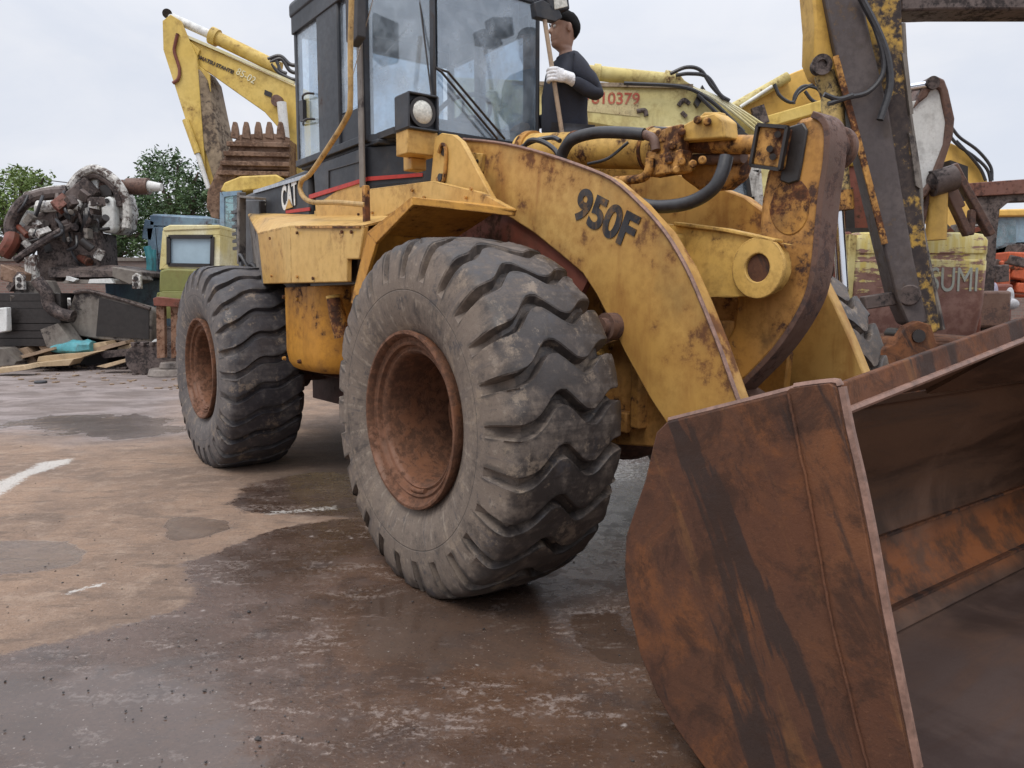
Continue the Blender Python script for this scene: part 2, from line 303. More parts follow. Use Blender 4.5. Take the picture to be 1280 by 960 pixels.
# ================================================================== THE WHEEL LOADER
loader = thing('wheel_loader', 'big worn yellow wheel loader with black cab and rusty bucket, in the foreground', 'wheel loader', (LX, LY, 0), TH)
offs[loader.name] = Vector((0, 0, 0))
def sm(t): t = max(0, min(1, t)); return t * t * (3 - 2 * t)
def tyre_mesh(zig, nl, gw, depth, zc=.775, fill=1.0, seed=1):
    rnd = random.Random(seed)
    # profile: (r, y, groove depth, w) from outer bead over tread to inner bead, outer side = -y
    half = [(.375, .215, 0), (.385, .245, 0), (.41, .262, 0), (.45, .283, 0), (.50, .298, 0), (.55, .306, 0), (.565, .307, 0), (.60, .309, 0), (.625, .308, .0), (.64, .307, .35), (.665, .304, .85), (.69, .300, 1), (.72, .293, 1), (.748, .283, 1), (.772, .270, 1), (.785, .257, 1), (.792, .243, 1)]
    tread = [(.7965, .225, 1), (.800, .20, 1), (.803, .175, 1), (.806, .15, 1), (.808, .12, 1), (.810, .095, 1), (.811, .07, 1), (.812, .045, 1), (.813, .02, 1)]
    prof = [(r, -y, g) for r, y, g in half + tread] + [(r, y, g) for r, y, g in (half + tread)[::-1]]
    nrm = []
    for i in range(len(prof)):
        a = prof[max(i - 1, 0)]; b = prof[min(i + 1, len(prof) - 1)]
        t = Vector((b[0] - a[0], b[1] - a[1])).normalized(); nrm.append((t.y, -t.x))
    ph = [(-.5, 1), (-.5 + gw * .42, 1), (-.5 + gw * .62, .12), (-.5 + gw * .78, 0), (-.33, 0), (-.2, 0), (-.05, 0), (.1, 0), (.25, 0), (.36, 0), (.5 - gw * .78, 0), (.5 - gw * .62, .12), (.5 - gw * .42, 1)]
    wears = [rnd.uniform(.7, 1.1) for _ in range(nl)]
    rings = []
    pitch = 2 * math.pi / nl
    for i in range(nl):
        for p, g in ph:
            col = []
            for j, (r, y, gd) in enumerate(prof):
                w = y / .25
                th = (i + p + zig(max(-1, min(1, w)), i)) * pitch
                # wavy irregular edges of the lugs
                nz = noise.noise(Vector((math.cos(th) * 7, y * 9, math.sin(th) * 7)))
                wid = 1 + .25 * nz
                d = g * gd * depth * wears[i] * (1 if abs(w) > .9 else (.75 + .35 * abs(w)))
                if gd >= 1 and g == 0:
                    d += .006 * noise.noise(Vector((math.cos(th) * 11 + 3, y * 12, math.sin(th) * 11))) + .004 * abs(noise.noise(Vector((math.cos(th) * 40, y * 40, math.sin(th) * 40))))
                    if abs(abs(y) - .262) < .022: d += max(0, .03 * (nz))    # torn shoulders
                nr, ny = nrm[j]
                rr = r - (-nr) * 0 - nr * d * (1 if nr > 0 else -1) * (1); yy = y
                # move inwards: towards the axis and the mid plane
                rr = r - abs(nr) * d; yy = y - (1 if y > 0 else -1) * abs(ny) * d * 1.0
                x = rr * math.cos(th); z = rr * math.sin(th)
                if z < -zc + .03:
                    k = (-zc + .03 - z); yy *= 1 + k * .8; z = max(z, -zc + .002)
                col.append((x, yy, z))
            rings.append(col)
    m = MB(); n = len(prof); N_ = len(rings)
    m.v = [Vector(v) for r_ in rings for v in r_]
    for a in range(N_):
        b = (a + 1) % N_
        for j in range(n - 1): m.f.append((a * n + j, b * n + j, b * n + j + 1, a * n + j + 1))
    return m
def tri(w, pk=.36):      # zigzag across the tread, outer shoulder at -1
    pts = [(-1, -.30), (-.78, -.22), (-.36, .30), (-.22, .34), (.20, -.10), (.34, -.14), (.80, .26), (1, .30)]
    for (a, ya), (b, yb) in zip(pts, pts[1:]):
        if w <= b: t = (w - a) / (b - a); return ya + (yb - ya) * (t * .6 + sm(t) * .4)
    return pts[-1][1]
def zig_front(w, i): return tri(w) * .95
def zig_rear(w, i): return tri(w) * .42 + w * .42
def rim_prof():
    return [(.372, -.20), (.392, -.262), (.40, -.285), (.396, -.297), (.384, -.298), (.374, -.288), (.368, -.268), (.352, -.262), (.343, -.268), (.335, -.264), (.328, -.245), (.318, -.240), (.308, -.246), (.300, -.240), (.292, -.222), (.285, -.12), (.282, .08), (.276, .12), (.25, .13), (.20, .132), (.185, .12)]
def make_wheel(c, tm, outer):
    hub = MB(); s = -1
    hub.lathe([(.185, .125), (.182, .05), (.17, .03), (.12, .02), (.02, .018), (.001, .018)], 40)
    hub.lathe([(.20, .128), (.26, .126), (.27, .14), (.27, .17), (.18, .2), (.01, .2)], 40)
    for k in range(16):
        a = 2 * math.pi * k / 16; hub.cyl((.225 * math.cos(a), .13, .225 * math.sin(a)), (.225 * math.cos(a), .10, .225 * math.sin(a)), .013, n=6)
    w = hub.build('wheel', M['rim'], loader, loc=c)
    ty = tm.build('tyre', M['tyre'], w, smooth=32)
    rm = MB().lathe(rim_prof(), 96).lathe([(.37, .2), (.39, .27), (.40, .29), (.38, .298), (.36, .27), (.3, .22), (.285, .1), (.285, .0)], 96)
    rm.tube([(.405 * 0 + .322 * math.cos(a), -.252, .322 * math.sin(a)) for a in [R(-95) + R(20) * k / 5 for k in range(6)]], .012)
    r = rm.build('rim', M['rim'], w, smooth=40)
    return w, ty, r
ZC = .775
fr = make_wheel((0, -1.07, ZC), tyre_mesh(zig_front, 25, .23, .058), True)
rr_ = make_wheel((-3.35, -1.07, ZC), tyre_mesh(zig_rear, 27, .27, .046, seed=4), True)
rr_[1].data.materials[0] = M['tyre2']
fr[1].rotation_euler = (0, 0, 0)
for src, x in ((fr, 0), (rr_, -3.35)):
    w = src[0].copy(); COL.objects.link(w); w.location = (x, 1.07, ZC); w.rotation_euler = (0, 0, math.pi)
    for ch in src[1:]:
        c = ch.copy(); COL.objects.link(c); c.parent = w
# ---- axles and frames
MB().cyl((0, -.8, ZC), (0, .8, ZC), .15).cyl((0, -.85, ZC), (0, -.5, ZC), .24, .2).cyl((0, .85, ZC), (0, .5, ZC), .24, .2).ball((0, 0, ZC), .34, 20, 12).build('axle', M['purple'], loader)
MB().cyl((-3.35, -.8, ZC), (-3.35, .8, ZC), .15).cyl((-3.35, -.85, ZC), (-3.35, -.5, ZC), .24, .2).ball((-3.35, 0, ZC), .34, 20, 12).build('axle', M['purple'], loader)
ff = MB()
for s in (-1, 1):
    ff.prism([(x, s * .30, z) for x, z in ((-1.25, .62), (-.2, .55), (.55, .62), (.78, .8), (.80, 1.05), (.3, 1.45), (-.3, 1.95), (-.9, 1.95), (-1.2, 1.2))], (0, s * .045, 0))
ff.box((-.35, 0, .72), (1.5, .8, .1)); ff.box((.45, 0, .95), (.06, .8, .5)).box((-1.1, 0, 1.1), (.06, .8, .8))
ff.build('front_frame', M['crank'], loader, .01)
rf = MB().box((-3.0, 0, .95), (3.2, .8, .55)).box((-1.45, 0, .72), (.3, .5, .18)).cyl((-1.32, 0, .5), (-1.32, 0, 1.6), .09)
rf.box((-2.6, 0, .62), (1.9, .7, .35)).box((-2.9, 0, 1.5), (2.9, 1.15, .6)).build('rear_frame', M['brown'], loader, .01)
MB().cyl((-1.2, -.25, .82), (-.2, -.35, .85), .05).cyl((-1.2, .25, .82), (-.2, .35, .85), .05).build('steering_cylinder', M['casting'], loader)
# counterweight
MB().box((-4.75, 0, 1.15), (.5, 1.4, .9)).build('counterweight', M['body'], loader, .06)
def slabL(pts, Y, th): return MB().prism([L(x, y, Y) for x, y in pts], (0, th, 0))
# ---- engine hood with the black band, lettering and stripe
HY = -.60
def pp(Y, pts): return [L(x, y, Y) for x, y in pts]
hz = 2.30
hood = MB().prism([(-2.88, HY, 1.72), (-4.75, HY, 1.72), (-4.78, HY, 2.20), (-4.5, HY, 2.30), (-2.88, HY, 2.34)], (0, -2 * HY, 0))
hood.build('engine_hood', M['black'], loader, .03)
ho = child(loader, 'engine_hood')
ys = HY - .004
# silver top trim, grille, air cleaner
MB().bar(L(318, 240, HY - .01), L(388, 219, HY - .01), .02, .03).build('trim', M['steel'], ho)
gr = MB()
for k in range(6): gr.box((-4.72 + .0, HY - .005, 1.82 + k * .07), (.18, .02, .03))
gr.build('grille', M['dark'], ho)
st = MB(); a = L(440, 606 - 340, HY - .02)
def quadpp(m, Y, pts, th=.006): m.prism(pp(Y, pts), (0, -th, 0)); return m
# the stripe under the letters
quadpp(MB(), ys, [(388, 259), (388, 263.5), (358, 267), (358, 263)]).build('stripe', M['stripe'], ho, 0)
o1 = L(352.5, 264, ys - .004); o2 = L(371.5, 257.5, ys - .004)
top = L(352.5, 231.5, ys - .004)
wd = (o2 - o1).length * 1.04
t = text('CAT', 'lettering', M['white'], ho, o1, o2 - o1, top - o1, 1.0, thick=.004, bold=.03)
me = t.data; xs = [v.co.x for v in me.vertices]; zs = [v.co.z for v in me.vertices]
x0, x1, z0, z1 = min(xs), max(xs), min(zs), max(zs)
hh = (top - o1).length
for v in me.vertices:
    fx = (v.co.x - x0) / (x1 - x0); fz = (v.co.z - z0) / (z1 - z0)
    v.co = o1 + (o2 - o1) * fx * 1.0 + Vector((0, 0, 1)) * (fz * hh) + Vector((0, v.co.y - o1.y, 0))
tri_ = MB().prism([o1 + (o2 - o1) * k + Vector((0, -.006, z)) for k, z in ((.30, .0), (.78, .0), (.54, hh * .36))], (0, -.004, 0)).build('emblem', M['body'], ho, 0)
text('950F', 'lettering', M['white'], ho, L(321.5, 264, ys - .003), (1, 0, 0), (0, 0, 1), .11, xs=1.0, bold=.004)
# dark openings behind the hood side (radiator guard, hoses)
gp = slabL([(296, 240), (299, 240), (299, 330), (296, 330)], -.8, .06).prism(pp(-.8, [(296, 244), (318, 246), (318, 249), (296, 247)]), (0, .1, 0)).build('guard_panel', M['greyplate'], loader, .004)
slabL([(299, 250), (324, 250), (326, 330), (299, 330)], -.66, .3).build('radiator_core', M['dark'], loader, .01)
MB().tube([(-3.95, -.8, 1.7), (-3.8, -.85, 1.55), (-3.7, -.8, 1.62), (-3.6, -.75, 1.5)], .02).tube([(-4.0, -.8, 1.6), (-3.8, -.86, 1.7), (-3.65, -.8, 1.48)], .015).build('cable', M['hose'], loader)
# ---- platform box over the fuel tank
BY = -1.12
A_ = L(363, 283, BY); B_ = L(455, 282.5, BY); Cc = L(448, 352, BY); D_ = L(364, 354, BY)
pb = MB(); thk = (0, .03, 0)
E_ = L(322, 292, -1.02); F_ = L(329, 355, -1.0)
pb.prism([A_, B_, L(449, 324, BY), L(434, 324, BY), L(434, 352.5, BY), D_], (0, .03, 0))
pb.prism([E_, A_ + Vector((0, 0, 0)), D_, F_], (0.01, .03, 0))
pb.build('platform_box', M['body'], loader, .006)
pbx = child(loader, 'platform_box')
# sloping tread plate: outer edge to hood side
i1 = hit(309, 266, (0, -.62, 0), (0, 1, 0)); i2 = L(386, 268, -.62)
top_ = MB().prism([E_ + Vector((0, 0, .005)), A_ + Vector((0, 0, .005)), B_ + Vector((0, 0, .005)), Vector((-1.2, -.62, 1.84)), i2, i1], (0, 0, -.012)); top_.build('step_plate', M['body'], pbx, 0)
MB().prism([i1, E_, F_, L(318, 345, -.62)], (.02, 0, 0)).build('end_plate', M['greyplate'], pbx)
# notch is dark inside
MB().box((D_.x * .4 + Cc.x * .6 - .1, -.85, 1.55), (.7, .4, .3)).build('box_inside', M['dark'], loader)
# ---- fuel tank
T0 = L(353, 362, -1.0); T1 = L(353, 468, -1.0)
def outl(pts, n=1): return pts
tk = MB()
zt, zb = 1.40, .815
xa, xb = L(353, 400, -1.0).x, L(408, 400, -1.0).x
pl = []
# plan: flat side with rounded front corner, then set-back wall going forward
for k in range(7):
    a = R(180 + 90 * k / 6); pl.append((xa + .08 + .08 * math.cos(a), -.92 + .08 * math.sin(a)))
for k in range(9):
    a = R(270 + 70 * k / 8); pl.append((xb - .22 + .22 * math.cos(a), -.78 + .22 * math.sin(a)))
pl += [(xb + .02, -.35), (xa, -.35)]
rg = []
for z, ins in ((zt, 0), (zb + .14, 0), (zb + .06, .012), (zb + .02, .035), (zb, .07)):
    cx = (xa + xb) / 2; rg.append([Vector((x + (ins if x < cx else -ins), y + ins, z)) for x, y in pl])
tk.loft(rg); tk.build('fuel_tank', M['tank'], loader, 0)
ft = child(loader, 'fuel_tank')
b2 = MB().box((xb + .33, -.62, 1.12), (.62, .45, .62)); b2.build('side_tank', M['tank'], loader, .03)
for px, py in ((372, 374), (374, 452), (355, 371), (355, 448)):
    p = L(px, py, -1.0); MB().cyl(p + Vector((0, .01, 0)), p + Vector((0, -.012, 0)), .017, .012, 10).build('bolt', M['rustyel'], ft)
for k in range(15):
    MB().ball((xb - .005, -.80, zb + .06 + k * .037), .014, 6, 5).build('bolt', M['rustyel'], ft)
MB().box((xb - .01, -.79, (zt + zb) / 2), (.03, .02, .56)).build('seam_flange', M['tank'], ft, .003)
fp = L(420.5, 373, -1.0)
MB().cyl(fp + Vector((.02, .03, -.24)), fp + Vector((.0, .0, -.08)), .055, .052).cyl(fp + Vector((0, .0, -.08)), fp + Vector((-.01, -.01, .0)), .05, .047).build('filler_neck', M['rustyel'], ft)
MB().cyl(fp + Vector((-.01, -.01, .0)), fp + Vector((-.012, -.012, .02)), .05, n=24).build('filler_cap', M['casting'], ft, .004)
# ---- cab
cab_pts = [(-2.85, -.70), (-1.70, -.70), (-1.30, -.40), (-1.30, .40), (-1.70, .70), (-2.85, .70)]
SZ = 2.33; TZ = 3.42
base = MB()
base.loft([[Vector((max(x, -2.53), y, 2.02)) for x, y in cab_pts], [Vector((max(x, -2.56), y, SZ - .03)) for x, y in cab_pts]]); base.box((-2.2, 0, SZ - .012), (1.28, 1.36, .03))
cabb = base.build('cab', M['black'], loader, .008)
# yellow skirt below, follows the same plan a few mm proud
cp = Vector((-1.70, -.70, 0)); fn = Vector((.30, -.40, 0)).normalized()
def fac(px, py, o=.0): return hit(px, py, cp + fn * o, fn)
sk = MB()
sk.prism([(-2.53, -.703, 1.70), (-1.70, -.703, 1.70), (-1.70, -.703, 2.10), (-2.05, -.703, 2.085), (-2.53, -.703, 2.01)], (0, .3, 0))
sk.prism([fac(459, 285), fac(459, 232), fac(537, 224), fac(560, 224), fac(560, 262)], -fn * .3)
sk.box((-1.9, 0, 1.85), (1.8, 1.2, .3)).build('cab_skirt', M['body'], cabb, .004)
s2 = MB(); s2.prism([L(x, y, -.712) for x, y in ((386, 243.5), (457, 221.5), (457, 226.5), (386, 249))], (0, .01, 0)); s2.build('stripe', M['stripe'], cabb)
s3 = MB(); s3.prism([fac(x, y, .010) for x, y in ((459, 221), (528, 216), (528, 220.5), (459, 226))], -fn * .01); s3.build('stripe', M['stripe'], cabb)
# panel seams on the black base
sm_ = MB(); 
for (a, b) in (((411, 213), (411, 240)), ((411, 213), (449, 202)),): sm_.bar(L(*a, -.705), L(*b, -.705), .008, .006)
sm_.build('panel_seam', M['dark'], cabb)
# posts
def vpost(x, y, w, d, ang=0, z0=SZ, z1=TZ):
    return MB().box((x, y, (z0 + z1) / 2), (w, d, z1 - z0), Matrix.Rotation(ang, 3, 'Z'))
for sy in (-1, 1):
    vpost(-1.72, sy * .68, .10, .075, 0, SZ, TZ).build('post', M['black'], cabb, .012)
    vpost(-1.31, sy * .415, .035, .035, R(45), SZ, TZ).build('post', M['black'], cabb, .006)
    vpost(-2.83, sy * .68, .05, .05).build('post', M['black'], cabb, .01)
    vpost(-2.24 if sy < 0 else -2.38, sy * .675, .36 if sy < 0 else .08, .07).build('post', M['black'], cabb, .012)
MB().box((-1.69, -.728, 2.72), (.07, .012, 1.36)).build('rub_strip', M['greyplate'], cabb, .003)
# sills and headers
rb = MB(); rh = MB()
for (a, b) in zip(cab_pts, cab_pts[1:] + cab_pts[:1]):
    A = Vector((*a, 0)) * .985; B = Vector((*b, 0)) * .985
    A.x = a[0] - .01; B.x = b[0] - .01
    rb.bar(A + Vector((0, 0, SZ + .02)), B + Vector((0, 0, SZ + .02)), .05, .05)
    rh.bar(A + Vector((0, 0, TZ - .05)), B + Vector((0, 0, TZ - .05)), .06, .14)
rb.build('window_sill', M['black'], cabb, .006); rh.build('window_header', M['black'], cabb, .006)
roofp = [(-2.88, -.73), (-1.66, -.73), (-1.22, -.42), (-1.22, .42), (-1.66, .73), (-2.88, .73)]
MB().loft([[Vector((x, y, TZ)) for x, y in roofp], [Vector((x, y, TZ + .10)) for x, y in roofp], [Vector((x * .98 - .04, y * .9, TZ + .16)) for x, y in roofp]]).build('roof', M['black'], cabb, .02)
# glass
def pane(a, b, z0, z1, name='window_pane', mat='glass'):
    a = Vector((*a, 0)); b = Vector((*b, 0)); n = Vector((b.y - a.y, a.x - b.x, 0)).normalized() * .006
    return MB().prism([a + Vector((0, 0, z0)), b + Vector((0, 0, z0)), b + Vector((0, 0, z1)), a + Vector((0, 0, z1))], n).build(name, M[mat], cabb)
pane((-1.30, -.39), (-1.30, .39), SZ + .02, TZ - .1, 'windscreen')
pane((-1.67, -.67), (-1.32, -.41), SZ + .02, TZ - .1); pane((-1.67, .67), (-1.32, .41), SZ + .02, TZ - .1)
pane((-2.81, -.69), (-2.42, -.69), SZ + .02, TZ - .1); pane((-2.06, -.68), (-1.77, -.68), SZ + .25, TZ - .1)
pane((-2.81, .69), (-2.42, .69), SZ + .02, TZ - .1); pane((-2.34, .68), (-1.77, .68), SZ + .05, TZ - .1)
pane((-2.83, -.6), (-2.83, .6), SZ + .02, TZ - .1, 'rear_window')
# lower door panel dark between the posts
MB().box((-1.92, -.67, SZ + .13), (.31, .05, .22)).build('door_panel', M['black'], cabb, .01)
MB().tube([(-2.72, -.70, 2.80), (-2.60, -.745, 2.80), (-2.52, -.745, 2.80), (-2.50, -.70, 2.80)], .008).tube([(-2.72, -.70, 2.62), (-2.60, -.745, 2.62), (-2.52, -.745, 2.62), (-2.50, -.70, 2.62)], .008).box((-2.68, -.715, 2.71), (.06, .03, .15)).build('door_handle', M['dark'], cabb)
# inside: floor console, seat, wheel, sun visor
it = MB().box((-1.42, 0, 2.38), (.2, .8, .16)).box((-1.5, .0, 2.42), (.14, .34, .2)); it.build('dashboard', M['seat'], cabb, .03)
MB().box((-2.2, .12, 2.36), (.5, .42, .14)).box((-2.40, .12, 2.52), (.10, .40, .40)).build('seat', M['seat'], cabb, .05)
sw = MB(); c0 = Vector((-1.68, .05, 2.60)); ax = Vector((-.5, 0, .85)).normalized(); u, w = perp(ax)
sw.tube([c0 + (u * math.cos(2 * math.pi * k / 20) + w * math.sin(2 * math.pi * k / 20)) * .2 for k in range(21)], .016, smooth=False)
for k in range(3): sw.bar(c0, c0 + (u * math.cos(2.1 * k) + w * math.sin(2.1 * k)) * .2, .02, .015)
sw.cyl(c0, c0 - ax * .36, .03); sw.build('steering_wheel', M['dark'], cabb)
MB().box((-1.50, .0, 3.30), (.02, .8, .14)).build('sun_visor', M['black'], cabb, .01)
MB().box((-2.1, 0, 2.36), (1.4, 1.3, .04)).build('floor', M['seat'], cabb)
# wipers
def wip(pts, r=.008): return MB().tube(pts, r, 6, smooth=False)
X0 = -1.285
w1 = wip([LXp(545, 166, X0 + .02), LXp(543, 70, X0 + .02)], .010); w1.tube([LXp(543, 70, X0), LXp(543, 20, X0)], .006, 6, smooth=False); w1.build('wiper', M['dark'], cabb)
wip([LXp(545, 85, X0 + .03), LXp(560, 90, X0 + .04), LXp(631, 174, X0 + .04)], .008).build('wiper', M['dark'], cabb)
wip([LXp(545, 85, X0 + .03), LXp(552, 90, X0 + .04), LXp(622, 174, X0 + .04)], .008).build('wiper', M['dark'], cabb)
wip([L(524, -4, -.46), L(545, 164, -.46)], .006).build('wiper', M['dark'], cabb)
# hanging mirror by the right door, arm with lamp and mirror on the left
mr = MB().prism([L(x, y, -.86) for x, y in ((431, -8), (446, -8), (447, 45), (438, 58), (432, 52))], (0, .06, 0)); mr.build('mirror', M['seat'], cabb, .008)
ma = MB(); q0 = Vector((-1.30, .46, 3.05))
ma.prism([LXp(x, y, -1.0) for x, y in ((662, 6), (672, 2), (694, 16), (697, 25), (688, 30), (664, 24))], (.05, 0, 0)); ma.bar(LXp(666, 0, -1.05), LXp(690, 26, -1.0), .03, .03)
ma.build('lamp_bracket', M['black'], cabb, .006)
lm = MB().prism([LXp(x, y, -.95) for x, y in ((683, -14), (710, -14), (713, 12), (690, 15), (686, 8))], (-.10, 0, 0)); lamp2 = lm.build('work_light', M['black'], cabb, .012)
MB().prism([LXp(x, y, -.944) for x, y in ((692, -12), (707, -12), (710, 8), (694, 12))], (-.01, 0, 0)).build('lens', M['lamp'], lamp2, .004)
# handrail
MB().tube([L(440, -25, -.98), L(438, 60, -.98), L(438, 125, -.98), L(434, 146, -.98), L(410, 185, -.98), L(388, 217, -.98), L(377, 226, -.98), L(376, 240, -.98), L(388, 252, -.98), L(420, 253, -.98), L(457, 256, -.98)], .0165, 10, 5).build('handrail', painted('rail paint', (.42, .27, .10), .3, 8, rust=(.2, .12, .06), rust2=(.1, .06, .035), seed=60), loader)
hp = MB().bar(L(459, 300, -.97), L(457, 232, -.97), .035, .035); hp.build('rail_post', M['rustyel'], loader, .004)
MB().tube([L(466, 0, -.78), L(440, 98, -.78)], .003, 5, smooth=False).build('wire', M['steel'], loader)
# ---- front fenders: bent plate arch
def fender(sy):
    m = MB(); Yo, Yi = -1.16, -.62
    Ys = [Yo, Yo, Yo, -.74]
    inn = [L(x, y, Y) for (x, y), Y in zip(((446, 385), (470, 304), (516, 256), (640, 270)), Ys)]
    out_ = [L(x, y, Y) for (x, y), Y in zip(((438, 378), (459, 290), (514, 246), (642, 261)), Ys)]
    fl_ = lambda v, Y=None: Vector((v.x, (v.y if Y is None else Y) * (1 if sy < 0 else -1), v.z))
    for i in range(3):
        m.prism([fl_(inn[i]), fl_(inn[i + 1]), fl_(out_[i + 1]), fl_(out_[i])], (0, .02 * -sy, 0))
        a, b = out_[i], out_[i + 1]
        m.prism([fl_(a), fl_(b), fl_(b, -.72 if i == 2 else Yi), fl_(a, Yi)], (0, 0, -.012) if i else (.012, 0, 0))
    return m.build('front_fender', M['tank'] if sy < 0 else M['body'], loader, .003)
fender(-1); fender(1)
MB().prism([(x, -.52, z) for x, z in ((-1.15, .9), (-1.15, 1.78), (-.5, 1.82), (.42, 1.62), (.1, 1.2), (-.3, .9))], (0, .03, 0)).build('wheel_house', M['brown'], loader)
# body side above the fender and towers
def tower(sy):
    m = MB(); Y = -.66
    o = [L(x, y, Y) for x, y in ((543, 172), (552, 166), (566, 168), (576, 176), (623, 263), (540, 262), (538, 225))]
    for a in ((0, .035),):
        m.prism([Vector((p.x, -sy * Y * 1.0 if False else (Y if sy < 0 else -Y), p.z)) for p in o], (0, .035 * (1 if sy < 0 else -1), 0))
    p = L(555, 210, Y); 
    t = m.build('tower_plate', M['body'], loader, .006)
    if sy < 0:
        rg_ = MB(); c1 = L(555, 190, Y); c2 = L(553, 222, Y)
        rg_.tube([c1 + Vector((-.035, -.012, 0)), c1 + Vector((0, -.012, .04)), c1 + Vector((.04, -.012, 0)), c2 + Vector((.04, -.012, 0)), c2 + Vector((0, -.012, -.04)), c2 + Vector((-.035, -.012, 0))], .011, 8)
        rg_.build('locking_link', M['rustyel'], t)
        MB().cyl(c1 + Vector((0, -.002, 0)), c1 + Vector((0, -.006, 0)), .022).cyl(c2 + Vector((0, .0, 0)), c2 + Vector((0, -.02, 0)), .022).build('hole', M['dark'], t)
    return t
tower(-1); tower(1)
bs = MB().prism([L(x, y, -.74) for x, y in ((455, 283), (462, 236), (540, 226), (600, 240), (640, 262), (520, 252))], (0, .04, 0)); bs.build('body_side', M['body'], loader, .004)
MB().box((-.75, 0, 1.9), (.5, 1.1, .06)).box((-1.15, 0, 1.75), (.06, 1.1, .4)).build('tower_bridge', M['body'], loader, .01)
for k, (x, y) in enumerate(((449, 268), (449, 277), (466, 266), (509, 262), (516, 238), (583, 247), (590, 236), (531, 247))):
    p = L(x, y, -.745); MB().cyl(p, p + Vector((0, -.012, 0)), .009, n=8).build('bolt', M['rustyel'], child(loader, 'body_side'))
for k, (x, y) in enumerate(((372, 346), (392, 348), (372, 291), (428, 290), (440, 290), (340, 345), (338, 298))):
    p = L(x, y, -1.125 if x > 360 else -1.08); MB().cyl(p, p + Vector((0, -.01, 0)), .010, n=8).build('bolt', M['rustyel'], pbx)
MB().bar(L(370, 284, -1.125), L(450, 284, -1.125), .012, .012).build('rolled_edge', M['rustyel'], pbx)
# ---- head lights on yellow brackets
def headlight(sy):
    c = L(521, 143, -.72)
    c = Vector((c.x, c.y * (1 if sy < 0 else -1), c.z))
    m = MB()
    s = .19; d = .16; X = c.x
    # open-fronted box: four walls and a back
    for (cc, sz) in (((0, 0, s / 2), (d, s, .012)), ((0, 0, -s / 2), (d, s, .012)), ((0, s / 2, 0), (d, .012, s)), ((0, -s / 2, 0), (d, .012, s)), ((-d / 2, 0, 0), (.012, s, s)), ((.03, 0, 0), (.02, s * .97, s * .97))):
        m.box(c + Vector(cc), sz)
    h = m.build('headlight', M['black'], loader, .004)
    MB().ball(c + Vector((.055, 0, 0)), .07, 20, 12, (.5, 1, 1)).build('lens', M['lamp'], h)
    MB().ring(c + Vector((.03, 0, 0)), c + Vector((.07, 0, 0)), .085, .066).build('bezel', M['dark'], h)
    MB().box(c + Vector((-.02, .01, -.165)), (.14, .2, .135)).box(c + Vector((-.1, .04, -.25)), (.1, .1, .1)).build('bracket', M['body'], h, .006)
    return h
hl = headlight(-1)
# ---- lift arms
arm_px = [(560, 185), (580, 174), (620, 178), (655, 185), (690, 195), (722, 206), (765, 224), (800, 254), (832, 290), (858, 333), (878, 378), (898, 428), (913, 470), (927, 509), (880, 545), (833, 530), (812, 498), (780, 440), (762, 402), (745, 368), (728, 342), (700, 318), (668, 292), (640, 274), (608, 256), (575, 235)]
AY = -.55
arm_l = [L(x, y, AY) for x, y in arm_px]
def arm(sy):
    pts = [Vector((p.x, AY if sy < 0 else .47, p.z)) for p in arm_l]
    m = MB().prism(pts, (0, .07 if sy < 0 else -.07, 0))
    pin = L(768, 408, AY); 
    a = m.build('lift_arm', M['arm'], loader, .008)
    Y = AY if sy < 0 else .47; s = -1 if sy < 0 else 1
    MB().cyl((pin.x, Y - s * .15, pin.z), (pin.x, Y + s * .06, pin.z), .062).cyl((pin.x, Y, pin.z), (pin.x, Y + s * .09, pin.z), .04).build('pin', M['purple'], a)
    # lift cylinder from frame to arm
    MB().cyl((-.62, s * .42, 1.05), (.25, s * .42, 1.12), .085).build('lift_cylinder', M['casting'], a)
    MB().cyl((.25, s * .42, 1.12), (pin.x, s * .42, pin.z), .04).build('rod', M['chrome'], a)
    return a
armR = arm(-1); armL = arm(1)
# worn rim along the top edge of the right arm
MB().tube([Vector((p.x, AY - .004, p.z)) + Vector((0, 0, .0)) for p in arm_l[1:14]], .009, 6, 3).build('edge_bead', M['edge'], armR)
lb = L(596, 203, AY - .01); MB().box(lb, (.13, .03, .10), Matrix.Rotation(R(12), 3, 'Y')).build('bracket', M['casting'], armR, .004)
for dx in (-.03, .03): MB().cyl(lb + Vector((dx, -.012, -.0)), lb + Vector((dx, -.022, 0)), .011, n=8).build('bolt', M['dark'], armR)
# model number
o1 = L(714, 272, AY - .003); o2 = L(786, 314, AY - .003); t1 = L(727, 232, AY - .003); 
xd = o2 - o1; xd.y = 0; up = Vector((-xd.z, 0, xd.x)); 
if up.z < 0: up = -up
tx = text('950F', 'lettering', M['letter'], armR, (0, 0, 0), (1, 0, 0), (0, 0, 1), 1, thick=.003, bold=.035, spacing=.98)
me = tx.data; xs = [v.co.x for v in me.vertices]; zs = [v.co.z for v in me.vertices]; x0, x1, z0, z1 = min(xs), max(xs), min(zs), max(zs)
upv = t1 - o1; upv.y = 0
for v in me.vertices:
    fx = (v.co.x - x0) / (x1 - x0); fz = (v.co.z - z0) / (z1 - z0); v.co = o1 + xd * fx + upv * fz + Vector((0, v.co.y, 0))
